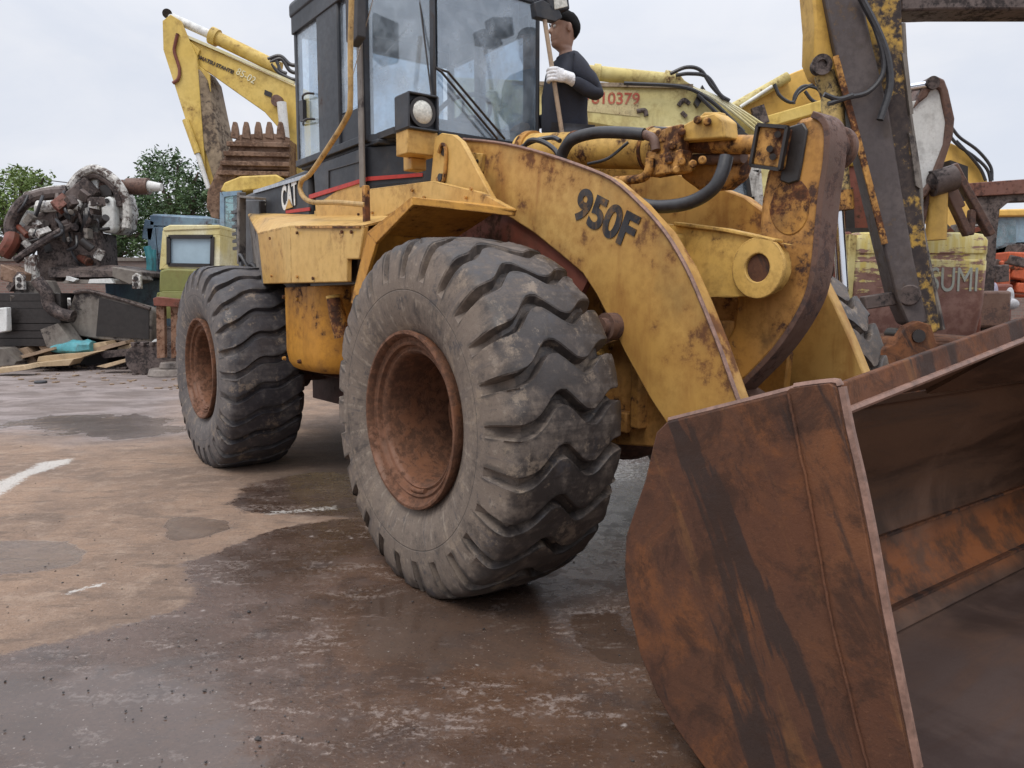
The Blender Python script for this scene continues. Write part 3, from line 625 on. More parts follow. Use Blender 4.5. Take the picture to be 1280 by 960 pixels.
# ---- cross tube and bracket plates carrying the crank
MB().cyl((.50, -.5, 1.47), (.50, .5, 1.47), .125, n=32).build('cross_tube', M['casting'], loader)
CY = -.26
cen = L(950, 335, CY); re = abs(L(977, 335, CY).x - cen.x) * 1.0
re = .115
def brk(Y0, dy):
    pts = []
    tl = L(838, 281, CY); bl = L(846, 372, CY)
    pts.append((tl.x - .1, tl.z + .02)); 
    for k in range(9):
        a = R(70 - 160 * k / 8 + 0); pts.append((cen.x + re * math.cos(a), cen.z + re * math.sin(a)))
    pts.append((bl.x, bl.z)); pts.append((bl.x - .12, bl.z + .02))
    pts.insert(1, (L(905, 290, CY).x, L(905, 290, CY).z)); pts.insert(2, (L(986, 306, CY).x, L(986, 306, CY).z))
    return MB().prism([(x, Y0, z) for x, z in pts], (0, dy, 0))
br = brk(CY, .05); brm = br.build('crank_bracket', M['casting'], loader, .008)
brk(.04, .04).build('crank_bracket', M['casting'], loader, .008)
MB().ring(cen + Vector((0, .0, 0)), cen + Vector((0, -.02, 0)), re + .012, .058, 36).build('pin_boss', M['casting'], brm, .004)
MB().cyl((cen.x, CY - .006, cen.z), (cen.x, .2, cen.z), .058, n=32).build('pin', M['bucket'], brm)
MB().prism([L(x, y, CY - .02) for x, y in ((842, 282), (905, 290), (968, 303), (969, 299), (905, 285), (842, 277))], (0, .06, 0)).build('flange', M['casting'], brm, .004)
MB().prism([(x, -.5, z) for x, z in ((.3, 1.35), (.62, 1.34), (.62, 1.6), (.3, 1.64))], (0, .26, 0)).build('tube_gusset', M['casting'], brm, .02)
# ---- Z-bar crank (tilt lever)
KY = -.15
ko = [(979, 176), (986, 160), (1000, 148), (1016, 144), (1028, 150), (1034, 165), (1033, 200), (1027, 240), (1022, 290), (1018, 330), (1010, 368), (992, 404), (968, 438), (940, 468), (912, 494), (885, 505), (868, 490), (880, 462), (900, 440), (915, 410), (920, 370), (935, 320), (948, 290), (951, 250), (958, 215)]
kl = [L(x, y, KY) for x, y in ko]
kb = MB().prism(kl[1:22] + kl[22:] , (0, .16, 0)) if False else MB().prism(kl, (0, .10, 0))
kr = kb.build('tilt_crank', M['crank'], loader, .02)
# flange strip on its front edge
edge = [L(x, y, KY) for x, y in ko[3:16]]
fl = MB()
edge = catmull(edge, 4); rgs = []
for i, e in enumerate(edge):
    d = (edge[min(i + 1, len(edge) - 1)] - edge[max(i - 1, 0)]).normalized(); n = Vector((-d.z, 0, d.x)); n = n if n.x > 0 or n.z > .8 else -n
    rgs.append([e + Vector((0, -.012, 0)) - n * .01, e + Vector((0, -.012, 0)) + n * .016, e + Vector((0, .115, 0)) + n * .016, e + Vector((0, .115, 0)) - n * .01])
fl.loft(rgs)
fl.build('crank_flange', M['purple'], kr, .003)
up_ = MB(); tp = L(1018, 175, KY)
up_.cyl((tp.x - .035, -.14, tp.z + .012), (tp.x - .035, -.01, tp.z + .012), .078, n=32).cyl((tp.x - .03, -.02, tp.z - .005), (tp.x - .03, .07, tp.z - .005), .07, n=32).cyl((tp.x - .03, .05, tp.z - .005), (tp.x - .03, .085, tp.z - .005), .09, n=32); up_.build('crank_bushing', M['purple'], kr, .008)
MB().prism([Vector((p.x, -.03, p.z)) for p in [L(x, y, KY) for x, y in ((986, 164), (1000, 152), (1014, 149), (1022, 155), (1026, 168), (1025, 200), (1018, 260), (960, 260), (965, 215))]], (0, .05, 0)).build('crank_fork', M['crank'], kr, .015)
# oval pad and grease stains on the face
pd = []
for k in range(24):
    a = 2 * math.pi * k / 24; pd.append(L(986 + 25 * math.cos(a) + (3 if math.sin(a) < 0 else 0), 258 + 36 * math.sin(a), KY - .004))
MB().prism(pd, (0, .012, 0)).build('wear_pad', M['rustyel'], kr, .004)
MB().prism([L(x, y, KY - .012) for x, y in ((978, 172), (986, 158), (1003, 153), (1009, 162), (1003, 200), (998, 226), (985, 230), (974, 226), (978, 200))], (0, .012, 0)).build('grease_block', M['dark'], kr, .006)
blk = MB().prism([L(x, y, -.20) for x, y in ((949, 157), (984, 160), (974, 211), (940, 206))], (0, .07, 0)); bk = blk.build('rod_eye_block', M['rustyel'], kr, .008)
bb = MB()
for a, b in (((948, 156), (985, 159)), ((939, 207), (975, 212)), ((948, 156), (939, 207)), ((985, 159), (975, 212))): bb.bar(L(*a, -.205), L(*b, -.205), .02, .014)
for p in ((966, 196), (962, 186), (972, 168)): bb.cyl(L(*p, -.205), L(*p, -.225), .014, n=8)
bb.build('block_edge', M['dark'], bk)
# bucket link at the bottom of the crank
MB().bar(L(905, 478, -.06), (1.36, -.06, .62), .12, .1).cyl((1.33, -.14, .62), (1.33, .04, .62), .07).build('bucket_link', M['purple'], loader, .01)
MB().cyl(L(858, 395, -.3), L(872, 388, -.34), .03).ball(L(872, 388, -.34), .038, 16, 10).build('grease_fitting', M['dark'], loader)
# ---- tilt cylinder
tc = MB(); a0 = L(655, 186, -.08); a1 = L(815, 187, -.08); a0.z -= .01
tb = tc.cyl(a0, a1, .098, n=36).cyl(L(812, 187, -.08), L(862, 186, -.08), .107, n=36).build('tilt_cylinder', M['casting'], loader)
hd = MB()
hd.box(L(840, 176, -.19), (.16, .06, .12)).box(L(826, 172, -.2), (.1, .05, .06)).box(L(838, 205, -.19), (.2, .08, .1)).box(L(820, 195, -.2), (.1, .04, .05))
for p in ((836, 200), (852, 202), (846, 212), (866, 205), (878, 200), (840, 182), (852, 165), (872, 150), (884, 152)): hd.cyl(L(*p, -.20), L(*p, -.25), .02, n=8)
hd.build('cylinder_head', M['rustyel'], tb, .008)
MB().cyl(L(865, 180, -.08), L(948, 181, -.08), .042, n=24).build('rod', M['rustyel'], tb)
MB().cyl(L(862, 200, -.04), L(930, 196, -.04), .028, n=16).build('guide_rod', M['purple'], tb)
MB().prism([L(x, y, -.02) for x, y in ((846, 196), (932, 190), (922, 222), (905, 236), (872, 238), (850, 222))], (0, .09, 0)).build('valve_block', M['crank'], tb, .02)
hb = MB()
hb.prism([L(x, y, -.2) for x, y in ((815, 166), (850, 158), (872, 146), (893, 141), (904, 150), (906, 172), (850, 176), (818, 178))], (0, .1, 0)); hb.prism([L(x, y, .1) for x, y in ((640, 200), (690, 178), (840, 176), (880, 140), (900, 140), (905, 165), (890, 215), (660, 230))], (0, .05, 0))
hb.build('valve_bracket', M['casting'], tb, .008)
for a_, b_, r_ in ((815, 819, .112), (720, 724, .103), (660, 668, .108)): MB().cyl(L(a_, 187, -.08), L(b_, 187, -.08), r_, n=32).build('band', M['rustyel'], tb)
# hoses
MB().tube([L(700, 205, -.35), L(704, 190, -.35), L(716, 174, -.35), (L(745, 166, -.3)), L(780, 166, -.28), L(805, 168, -.25)], .030, 12).build('hose', M['hose'], tb)
MB().tube([L(805, 168, -.25), L(817, 174, -.24), L(820, 188, -.24)], .022, 12).build('hose_end', M['purple'], tb)
MB().tube([L(812, 198, -.25), L(811, 212, -.25), L(804, 222, -.25), L(785, 225, -.25), L(750, 226, -.25), L(720, 224, -.25)], .022, 12).build('pipe', M['rustyel'], tb)
MB().tube([L(908, 196, -.28), L(903, 215, -.3), L(892, 235, -.32), L(870, 250, -.33), L(845, 257, -.35), L(815, 258, -.38), L(790, 252, -.42)], .030, 12).build('hose', M['hose'], tb)
MB().tube([L(655, 183, -.4), L(664, 175, -.4), L(680, 178, -.38), L(694, 188, -.36), L(700, 200, -.36)], .013, 8).build('small_hose', M['hose'], tb)
MB().tube([L(650, 185, -.4), L(668, 176, -.36), L(690, 172, -.3), L(700, 176, -.3)], .013, 8).build('small_hose', M['hose'], tb)
MB().tube([L(735, 205, -.3), L(760, 198, -.28), L(785, 178, -.2)], .008, 8).build('small_hose', M['hose'], tb)
MB().tube([L(818, 162, -.1), L(838, 164, -.15), L(852, 172, -.2)], .016, 8).build('small_hose', M['hose'], tb)
# ---- bucket
BYR = -1.42
bp = [(833, 527), (985, 489), (990, 485), (1038, 479), (1045, 484), (1056, 540), (1070, 600), (1086, 680), (1100, 760), (1120, 860), (1140, 960)]
bl_ = [L(x, y, BYR) for x, y in bp]
tipx = bl_[-1].x + (bl_[-1].z / (bl_[-2].z - bl_[-1].z)) * (bl_[-1].x - bl_[-2].x)
back = [(880, 960), (845, 912), (820, 868), (800, 820), (788, 770), (780, 715), (782, 670), (792, 640), (806, 600), (815, 560), (820, 540)]
bk_ = [L(x, y, BYR) for x, y in back]
zmin = .02
side = bl_ + [Vector((tipx, BYR, zmin)), Vector((bk_[0].x + .12, BYR, zmin))] + bk_
side = [Vector((p.x, p.y, max(p.z, zmin))) for p in side]
for k in range(len(side)): pass
bs_ = MB().prism(side, (0, .035, 0)); bucket = bs_.build('bucket', M['bucket'], loader, .006)
MB().prism([Vector((p.x, -BYR, p.z)) for p in side], (0, -.035, 0)).build('side_plate', M['bucket'], bucket, .006)
# corner reinforcement plate with an edge, outer face
cr = [bl_[1], bl_[2], bl_[3], bl_[4]] + bl_[5:11] + [L(1085, 960, BYR), L(1060, 860, BYR), L(1040, 780, BYR), L(1022, 680, BYR), L(1008, 600, BYR), L(995, 540, BYR)]
MB().prism([Vector((p.x, BYR - .008, max(p.z, .03))) for p in cr], (0, .006, 0)).build('wear_plate', M['bucket'], bucket, .002)
MB().tube([Vector((p.x + .004, BYR + .014, max(p.z, .03))) for p in bl_[4:]], .012, 6, 3).build('plate_edge', M['edge'], bucket)
MB().tube([Vector((p.x, BYR + .014, p.z + .002)) for p in bl_[:5]], .010, 6, 3).build('plate_edge', M['edge'], bucket)
wl = MB(); wr_ = random.Random(8); wp = [L(x, y, BYR - .012) for x, y in ((985, 492), (990, 515), (995, 540), (1001, 570), (1008, 600), (1015, 640), (1022, 680), (1031, 730), (1040, 780), (1050, 820), (1060, 860), (1072, 910), (1085, 960))]
wl.tube([p + Vector((wr_.uniform(-.001, .001), 0, 0)) for p in catmull(wp, 5)], .006, 6, smooth=False, rf=lambda t: .003 + .001 * abs(math.sin(t * 160))); wl.build('weld_seam', M['bucket'], bucket)
# shell: back curve extruded across
t0 = bl_[0]
prof = [Vector((p.x + .03, 0, p.z)) for p in bk_[::-1] if p.z > .1] + [Vector((1.60, 0, .10)), Vector((1.72, 0, .045)), Vector((1.9, 0, .03)), Vector((2.6, 0, .02))]
prof = [Vector((t0.x + .03, 0, t0.z - .01))] + prof[:-3] + prof[-3:]
prof = catmull(prof, 3)
inner = []
for i, p in enumerate(prof):
    a = prof[max(i - 1, 0)]; b = prof[min(i + 1, len(prof) - 1)]; d = (b - a).normalized(); n = Vector((-d.z, 0, d.x)); n = n if (n.x > 0 or n.z > .5) else -n; inner.append(p + n * .025)
sh = MB(); ring_ = prof + inner[::-1]
ys_ = [BYR + .03 + (2 * -BYR - .06) * k / 10 for k in range(11)]
sh.loft([[Vector((p.x, y, p.z)) for p in ring_] for y in ys_]); sh.build('bucket_shell', M['inner'], bucket, 0)
# sloping top sheet rising to the middle, with its front lip
XF = 2.03; rim_r = [(BYR + .03, 1.078), (0, 1.268), (-BYR - .03, 1.078)]
sp = MB(); li = MB()
for (ya, za), (yb, zb_) in zip(rim_r, rim_r[1:]):
    sp.prism([(XF, ya, za), (XF, yb, zb_), (prof[0].x, yb, prof[0].z + .03), (prof[0].x, ya, prof[0].z + .01)], (0, 0, -.025))
    li.prism([(XF, ya, za - .03), (XF, yb, zb_ - .03), (XF - .015, yb, zb_ + .03), (XF - .015, ya, za + .03)], (.022, 0, .003))
sp.build('top_sheet', M['inner'], bucket, 0); lp = li.build('lip', M['bucket'], bucket, .004)
MB().tube([(XF + .024, y, z - .028) for y, z in rim_r], .009, 6, smooth=False).build('plate_edge', M['edge'], bucket)
# seams inside and cutting edge
se = MB()
for k in [min(range(len(inner)), key=lambda i: abs(inner[i].z - zz) + (9 if inner[i].x > 1.9 else 0)) for zz in (.40, .17)]:
    if k < len(inner): se.bar(Vector((inner[k].x, BYR + .05, inner[k].z)), Vector((inner[k].x, -BYR - .05, inner[k].z)), .03, .012)
se.build('weld_seam', M['bucket'], bucket)
MB().prism([(2.35, 0 + BYR, .05), (2.72, BYR, .03), (2.72, BYR, .015), (2.35, BYR, .012)], (0, -2 * BYR, 0)).build('cutting_edge', M['edge'], bucket)
for s in (-1, 1):
    MB().prism([(1.40, s * .5, .8), (1.22, s * .5, .75), (1.15, s * .5, .5), (1.38, s * .5, .45)], (0, .04, 0)).build('hinge_ear', M['bucket'], bucket)
# ================================================================== GROUND
import numpy as np
def coords(lo, hi, a, b, st, gr):
    out = list(np.arange(a, b, st)); x = b; s = st
    while x < hi: out.append(x); s *= gr; x += s
    out.append(hi); x = a - st; s = st; left = []
    while x > lo: left.append(x); s *= gr; x -= s
    left.append(lo); return np.array(left[::-1] + out)
gx = coords(-300, 300, -7.5, 4.0, .035, 1.12); gy = coords(-60, 500, 1.2, 11.5, .035, 1.035)
nx, ny = len(gx), len(gy)
X, Y = np.meshgrid(gx, gy); X = X.ravel(); Y = Y.ravel()
rs = np.random.RandomState(3)
def vnoise(x, y, sc, seed=0):
    x = x * sc; y = y * sc; xi = np.floor(x).astype(np.int64); yi = np.floor(y).astype(np.int64); fx = x - xi; fy = y - yi
    fx = fx * fx * (3 - 2 * fx); fy = fy * fy * (3 - 2 * fy)
    def h(a, b):
        n = (a * 374761393 + b * 668265263 + seed * 982451653) & 0xffffffff; n = ((n ^ (n >> 13)) * 1274126177) & 0xffffffff; return ((n ^ (n >> 16)) & 0xffff) / 65535.
    return (h(xi, yi) * (1 - fx) + h(xi + 1, yi) * fx) * (1 - fy) + (h(xi, yi + 1) * (1 - fx) + h(xi + 1, yi + 1) * fx) * fy
def fbm(x, y, sc, seed=0, o=5):
    r = 0; a = .5; t = 0
    for i in range(o): r = r + a * vnoise(x, y, sc * 2 ** i, seed + i); t += a; a *= .55
    return r / t
WX = X + (fbm(X, Y, 1.6, 11) - .5) * .45 + (fbm(X, Y, 7, 17) - .5) * .1; WY = Y + (fbm(X, Y, 1.6, 23) - .5) * .6 + (fbm(X, Y, 7, 29) - .5) * .14
def region(pix, soft=.08, warp=1.0):
    P = [G(x, y) for x, y in pix]; px = X + (WX - X) * warp; py = Y + (WY - Y) * warp
    ins = np.zeros(len(px), bool); dist = np.full(len(px), 1e9)
    for i in range(len(P)):
        ax, ay = P[i].x, P[i].y; bx, by = P[(i + 1) % len(P)].x, P[(i + 1) % len(P)].y
        c = ((ay > py) != (by > py)) & (px < (bx - ax) * (py - ay) / (by - ay + 1e-12) + ax); ins ^= c
        dx, dy = bx - ax, by - ay; t = np.clip(((px - ax) * dx + (py - ay) * dy) / (dx * dx + dy * dy + 1e-12), 0, 1)
        dist = np.minimum(dist, np.hypot(px - ax - t * dx, py - ay - t * dy))
    sd = np.where(ins, dist, -dist); return np.clip(.5 + sd / (2 * soft), 0, 1)
wet = region([(-500, 900), (0, 832), (60, 815), (110, 800), (170, 772), (228, 762), (230, 732), (250, 702), (300, 684), (380, 664), (430, 655), (560, 640), (820, 600), (1500, 560), (1500, 2500), (-500, 2500)], .07)
wet = np.maximum(wet, region([(318, 606), (420, 592), (470, 600), (800, 580), (1500, 540), (1500, 640), (560, 665), (440, 648), (300, 640)], .12))
under = region([(360, 600), (400, 560), (430, 500), (480, 470), (900, 470), (1500, 480), (1500, 640), (560, 660), (430, 640)], .25)  # ground beneath the loader, mask for its painted shadow
far = region([(-600, 440), (260, 440), (250, 470), (240, 548), (120, 556), (0, 545), (-600, 560)], .5)
pud = region([(0, 533), (60, 518), (160, 514), (236, 520), (240, 536), (200, 545), (110, 549), (30, 546)], .35, 2.2) * .8
pud = np.maximum(pud, .9 * region([(-60, 680), (20, 672), (80, 672), (118, 684), (100, 700), (40, 708), (-60, 722)], .05, .6))
pud = np.maximum(pud, region([(192, 662), (206, 650), (240, 646), (275, 652), (282, 662), (255, 672), (215, 677), (196, 672)], .03, .4))
pud = np.maximum(pud, .6 * region([(-100, 850), (60, 840), (190, 815), (300, 860), (380, 960), (300, 1100), (-100, 1100)], .25))
pud = np.maximum(pud, .9 * region([(720, 770), (790, 770), (800, 800), (810, 840), (760, 830), (725, 800)], .06, .5))
pud = np.maximum(pud, .75 * region([(420, 800), (470, 740), (600, 720), (740, 770), (700, 830), (560, 850), (460, 840)], .2))
wht = region([(-40, 622), (0, 600), (50, 578), (94, 572), (88, 578), (40, 594), (0, 618), (-40, 640)], .05, .25) * .85
wht = np.maximum(wht, .7 * region([(78, 741), (142, 725), (140, 730), (88, 743)], .02, .1)); wht = np.maximum(wht, .6 * region([(330, 640), (425, 631), (428, 636), (335, 645)], .03, .15))
wht = np.maximum(wht, .5 * region([(740, 560), (815, 552), (812, 600), (760, 610)], .15, .8))
brn = region([(400, 1100), (430, 860), (460, 760), (470, 700), (600, 660), (900, 640), (1500, 600), (1500, 1500), (400, 1500)], .3)
Z = np.zeros(len(X)); near = (Y > .5) & (Y < 14) & (np.abs(X) < 9)
Z[near] = (-(pud[near]) * .004 + (fbm(X, Y, 3, 5)[near] - .5) * .014 * (1 - pud[near])) * np.clip((11 - Y[near]) / 3, 0, 1)
me = bpy.data.meshes.new('ground'); vs_ = np.stack([X, Y, Z], 1)
ii = (np.arange(ny - 1)[:, None] * nx + np.arange(nx - 1)[None]).ravel()
me.from_pydata(vs_.tolist(), [], np.stack([ii, ii + 1, ii + nx + 1, ii + nx], 1).tolist())
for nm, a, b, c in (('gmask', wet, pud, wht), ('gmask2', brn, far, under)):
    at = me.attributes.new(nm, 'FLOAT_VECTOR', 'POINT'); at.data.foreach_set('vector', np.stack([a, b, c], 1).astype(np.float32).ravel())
me.polygons.foreach_set('use_smooth', [True] * len(me.polygons))
gm, t = nt('yard ground'); q = N(t); tc = q.n('ShaderNodeTexCoord').outputs['Object']
def att(n):
    a = q.n('ShaderNodeAttribute', attribute_name=n); s = q.n('ShaderNodeSeparateXYZ'); q.lk(a.outputs['Vector'], s.inputs[0]); return s.outputs
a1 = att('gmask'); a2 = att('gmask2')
n1 = q.noise(tc, 1.1, 9, .65, .4); n2 = q.noise(tc, 6, 9, .7); n3 = q.noise(tc, 34, 8, .72); n4 = q.noise(tc, 160, 4, .7); n5 = q.noise(q.map(tc, (1, 2.4, 1), rot=(0, 0, R(-30))), 2.6, 8, .7, .8)
wetm = q.ss(q.m('ADD', a1[0], q.m('MULTIPLY', q.m('SUBTRACT', n3, .5), 1.1)), .32, .62)
dry = q.mix(q.ss(n1, .36, .62), (.285, .188, .128), (.185, .125, .09)); dry = q.mix(q.m('MULTIPLY', q.ss(n2, .48, .66), .55), dry, (.35, .26, .195)); dry = q.mix(q.m('MULTIPLY', q.ss(n5, .52, .66), .5), dry, (.12, .085, .066))
farc = q.mix(q.ss(q.noise(q.map(tc, (.6, 1.0, 1)), 1.7, 10, .7, .6), .36, .64), (.12, .098, .092), (.29, .25, .245)); farc = q.mix(q.m('MULTIPLY', q.ss(n5, .5, .62), .6), farc, (.11, .088, .082)); dry = q.mix(q.m('MULTIPLY', q.ss(q.noise(q.map(tc, (.5, 1.6, 1), rot=(0, 0, R(20))), 5, 9, .75, .5), .53, .62), .55), dry, (.10, .072, .056)); dry = q.mix(q.m('MULTIPLY', q.ss(n3, .55, .66), .4), dry, (.13, .09, .07)); dry = q.mix(q.m('MULTIPLY', a2[1], .85), dry, farc)
wc = q.mix(q.ss(n1, .4, .6), (.062, .037, .026), (.11, .070, .054)); wc = q.mix(q.m('MULTIPLY', a2[0], .8), wc, q.mix(q.ss(n1, .4, .62), (.064, .033, .019), (.12, .068, .042)))
wc = q.mix(q.m('MULTIPLY', q.ss(n3, .5, .68), .4), wc, (.04, .032, .03))
chalk = q.m('MULTIPLY', q.ss(n5, .52, .62), q.ss(n3, .47, .56)); wc = q.mix(q.m('MULTIPLY', chalk, .55), wc, (.34, .28, .25))
wc = q.mix(q.m('MULTIPLY', q.ss(q.noise(tc, 2.4, 9, .72, .6), .5, .64), .55), wc, (.045, .034, .032)); vv = q.n('ShaderNodeTexVoronoi'); q.lk(tc, vv.inputs[0]); vv.inputs['Scale'].default_value = 9
spl = q.m('MULTIPLY', q.ss(vv.outputs['Distance'], .0, .16, 1, 0), q.ss(n2, .52, .6)); wc = q.mix(spl, wc, (.5, .45, .42))
c = q.mix(wetm, dry, wc)
c = q.mix(q.m('MULTIPLY', a2[2], .75), c, (.055, .042, .038))  # loader's shade put into the ground colour, no change in wetness
pudm = q.ss(q.m('ADD', a1[1], q.m('MULTIPLY', q.m('SUBTRACT', n2, .5), .9)), .3, .62)
c = q.mix(q.m('MULTIPLY', pudm, q.m('MULTIPLY', wetm, -.3, ) if False else .5), c, (.075, .055, .045))
wm = q.m('MULTIPLY', q.ss(q.m('ADD', a1[2], q.m('MULTIPLY', q.m('SUBTRACT', n3, .5), 2.6)), .35, .7), .8); c = q.mix(wm, c, (.55, .53, .5))
speck = q.ss(n4, .68, .72); c = q.mix(q.m('MULTIPLY', speck, .5), c, (.03, .025, .022)); sp2 = q.ss(q.noise(tc, 60, 3, .5), .70, .73); c = q.mix(q.m('MULTIPLY', sp2, .5), c, (.42, .37, .33))
ro = q.ss(n3, .3, .7, .72, .95)
wro = q.ss(n2, .38, .62, .06, .42)
mr_ = q.n('ShaderNodeMix', data_type='FLOAT'); q.lk(wetm, mr_.inputs[0]); q.lk(ro, mr_.inputs[2]); q.lk(wro, mr_.inputs[3])
m2 = q.n('ShaderNodeMix', data_type='FLOAT'); q.lk(pudm, m2.inputs[0]); q.lk(mr_.outputs[0], m2.inputs[2]); m2.inputs[3].default_value = .035
h = q.m('ADD', q.m('MULTIPLY', n3, .6), q.m('ADD', q.m('MULTIPLY', n2, .9), q.m('MULTIPLY', n4, .2)))
bp_ = q.n('ShaderNodeBump'); q.lk(h, bp_.inputs['Height']); bp_.inputs['Distance'].default_value = .02
q.lk(q.m('SUBTRACT', .62, q.m('ADD', q.m('MULTIPLY', wetm, .34), q.m('MULTIPLY', pudm, .26))), bp_.inputs['Strength'])
c = q.mix(q.m('MULTIPLY', q.ss(q.noise(tc, 75, 6, .75), .50, .64), .35), c, (.04, .03, .026)); c = q.mix(q.m('MULTIPLY', q.ss(q.noise(q.map(tc, loc=(7, 3, 0)), 48, 7, .75), .57, .66), q.m('SUBTRACT', .42, q.m('MULTIPLY', pudm, .35))), c, (.40, .33, .28))
q.out(c, m2.outputs[0], bp_.outputs[0])
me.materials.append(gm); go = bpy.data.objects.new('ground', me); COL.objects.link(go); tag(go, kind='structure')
# loose grit and small stones
gb = MB(); rnd = random.Random(5)
def stone(m, p, r):
    vs = []
    for k in range(8):
        a = k * 2.4; z = 1 - 2 * (k + .5) / 8; q_ = math.sqrt(1 - z * z); j = rnd.uniform(.6, 1.2); vs.append(p + Vector((math.cos(a) * q_ * r * j, math.sin(a) * q_ * r * j, z * r * .55 * j + r * .3)))
    bm = bmesh.new(); [bm.verts.new(v) for v in vs]; bmesh.ops.convex_hull(bm, input=bm.verts); bm.verts.ensure_lookup_table(); bm.verts.index_update()
    m.add([v.co.copy() for v in bm.verts], [tuple(v.index for v in f.verts) for f in bm.faces]); bm.free()
for _ in range(330):
    if rnd.random() < .55: x, y = rnd.gauss(230, 150), rnd.uniform(640, 1000)
    else: x, y = rnd.uniform(-100, 850), 470 + rnd.random() ** 2 * 500
    p = G(x, y); stone(gb, p, rnd.uniform(.0022, .0065) * (1 if rnd.random() < .95 else 2))
gb.build('gravel', plain('grit', (.045, .038, .036), .7, var=.6, scale=3), None, smooth=0); tag(bpy.data.objects['gravel'], 'dark grit and small stones scattered over the wet yard', 'gravel', kind='stuff')
# ================================================================== BACKGROUND, LEFT
def pt3(l, d): return [W(x, y, d) for x, y in l]
# ---- trees
def leafmat(name, c1, c2):
    m, t = nt(name); q = N(t); tc = q.n('ShaderNodeTexCoord').outputs['Object']; a = q.noise(tc, 1.1, 3, .5); b = q.noise(tc, 9, 3, .5)
    c = q.mix(q.ss(a, .38, .62), c1, c2); c = q.mix(q.m('MULTIPLY', q.ss(b, .45, .6), .3), c, tuple(k * 1.25 for k in c2)); p = q.out(c, .6); p.inputs['Transmission Weight'].default_value = 0; return m
def tree(label, pxc, pyb, d, clumps, leaf, n=900, ls=.075, seed=1, group='trees beyond the yard'):
    rnd = random.Random(seed); b = W(pxc, 378, d); root = thing('tree', label, 'tree', (b.x, d, 0), group=group)
    cs = [(W(x, y, d + dz), r * d / FP) for x, y, r, dz in clumps]
    tr = MB(); base = Vector((b.x, d, 0)); tr.tube([base, base + Vector((.1, 0, 1.5)), base + Vector((0, 0, 3.2))], .2, 8, rf=lambda t: .26 - .1 * t)
    tr.build('trunk', plain('bark', (.08, .06, .045), .9), root)
    br_ = MB(); 
    for c, r in cs: br_.tube([base + Vector((0, 0, 2.2 + rnd.random())), (base + Vector((0, 0, 3)) + c) / 2 + Vector((0, 0, .3)), c], .06, 6, rf=lambda t: .12 - .09 * t)
    lv = MB()
    for c, r in cs:
        for k in range(int(2.0 * n * max(.15, (r / 1.0) ** 2))):
            v = Vector((rnd.gauss(0, 1), rnd.gauss(0, 1), rnd.gauss(0, 1))).normalized() * r * (rnd.random() ** .35) * rnd.uniform(.8, 1.12)
            nz = noise.noise((c + v) * 1.3)
            if nz < -.22: continue
            p = c + v * (1 + .25 * nz); u = Vector((rnd.gauss(0, 1), rnd.gauss(0, 1), rnd.gauss(0, .6))).normalized(); w_ = u.cross(Vector((rnd.gauss(0, 1), rnd.gauss(0, 1), rnd.gauss(0, 1)))).normalized(); s = ls * rnd.uniform(.6, 1.3)
            lv.add([p - u * s, p + w_ * s * .45, p + u * s, p - w_ * s * .45], [(0, 1, 2, 3)])
    bo = br_.build('branches', bpy.data.materials['bark'], root); lv.build('crown', leaf, root, smooth=0)
    return root
lfA = leafmat('leaf light', (.075, .13, .03), (.13, .19, .045)); lfB = leafmat('leaf dark', (.035, .075, .028), (.065, .115, .038))
tree('light green leafy tree behind the wrecked rig at the left edge', 30, 380, 24, [(-10, 240, 28, 0), (18, 228, 22, 1), (28, 224, 17, -1), (55, 222, 14, 0), (48, 240, 22, 1), (0, 275, 34, 0), (35, 265, 28, -1), (65, 258, 18, 0), (-30, 260, 36, 1), (20, 305, 34, 0), (60, 290, 24, 1), (-30, 310, 34, 0)], lfA, 1050, .068, 1)
tree('dark green round tree standing behind the blue excavator', 225, 380, 26, [(195, 212, 24, 0), (222, 206, 22, 1), (248, 215, 22, 0), (180, 235, 24, 1), (210, 240, 32, -1), (245, 245, 30, 0), (262, 238, 22, 1), (175, 265, 26, 0), (205, 275, 34, 0), (245, 275, 34, 1), (160, 295, 24, 0), (185, 310, 30, 0), (230, 310, 34, 0), (150, 320, 20, 1), (270, 290, 30, 0), (140, 300, 18, 0)], lfB, 1150, .068, 2)
tree('low dark green tree just left of the round one', 150, 380, 27, [(135, 315, 16, 0), (128, 300, 10, 0), (150, 300, 16, 1), (158, 280, 12, 0), (120, 325, 12, 0), (110, 300, 12, 1)], lfB, 1000, .068, 3)
# ---- boundary wall of rough brick
wm_, t = nt('rough brick'); q = N(t); tc = q.n('ShaderNodeTexCoord').outputs['Object']
bk2 = q.n('ShaderNodeTexBrick'); q.lk(q.map(tc, (1, 1, 1), rot=(R(90), 0, 0)), bk2.inputs[0]); bk2.inputs['Scale'].default_value = 3.2; bk2.inputs['Color1'].default_value = (.17, .105, .09, 1); bk2.inputs['Color2'].default_value = (.24, .15, .125, 1); bk2.inputs['Mortar'].default_value = (.2, .17, .15, 1); bk2.inputs['Mortar Size'].default_value = .03
a = q.noise(tc, 1.2, 8, .7); c = q.mix(q.m('MULTIPLY', q.ss(a, .42, .6), .6), bk2.outputs[0], (.16, .14, .13)); q.out(c, .9, q.bump(bk2.outputs['Fac'], .4, .01))
wb = MB().box((-2, 23, 1.25), (42, .3, 2.5)); bw = wb.build('brick_wall', wm_, None); tag(bw, 'rough reddish brick yard wall behind the machines and trees', 'wall')
MB().box((-2, 23, 2.55), (42, .42, .1)).build('coping', M['greyplate'], bw)
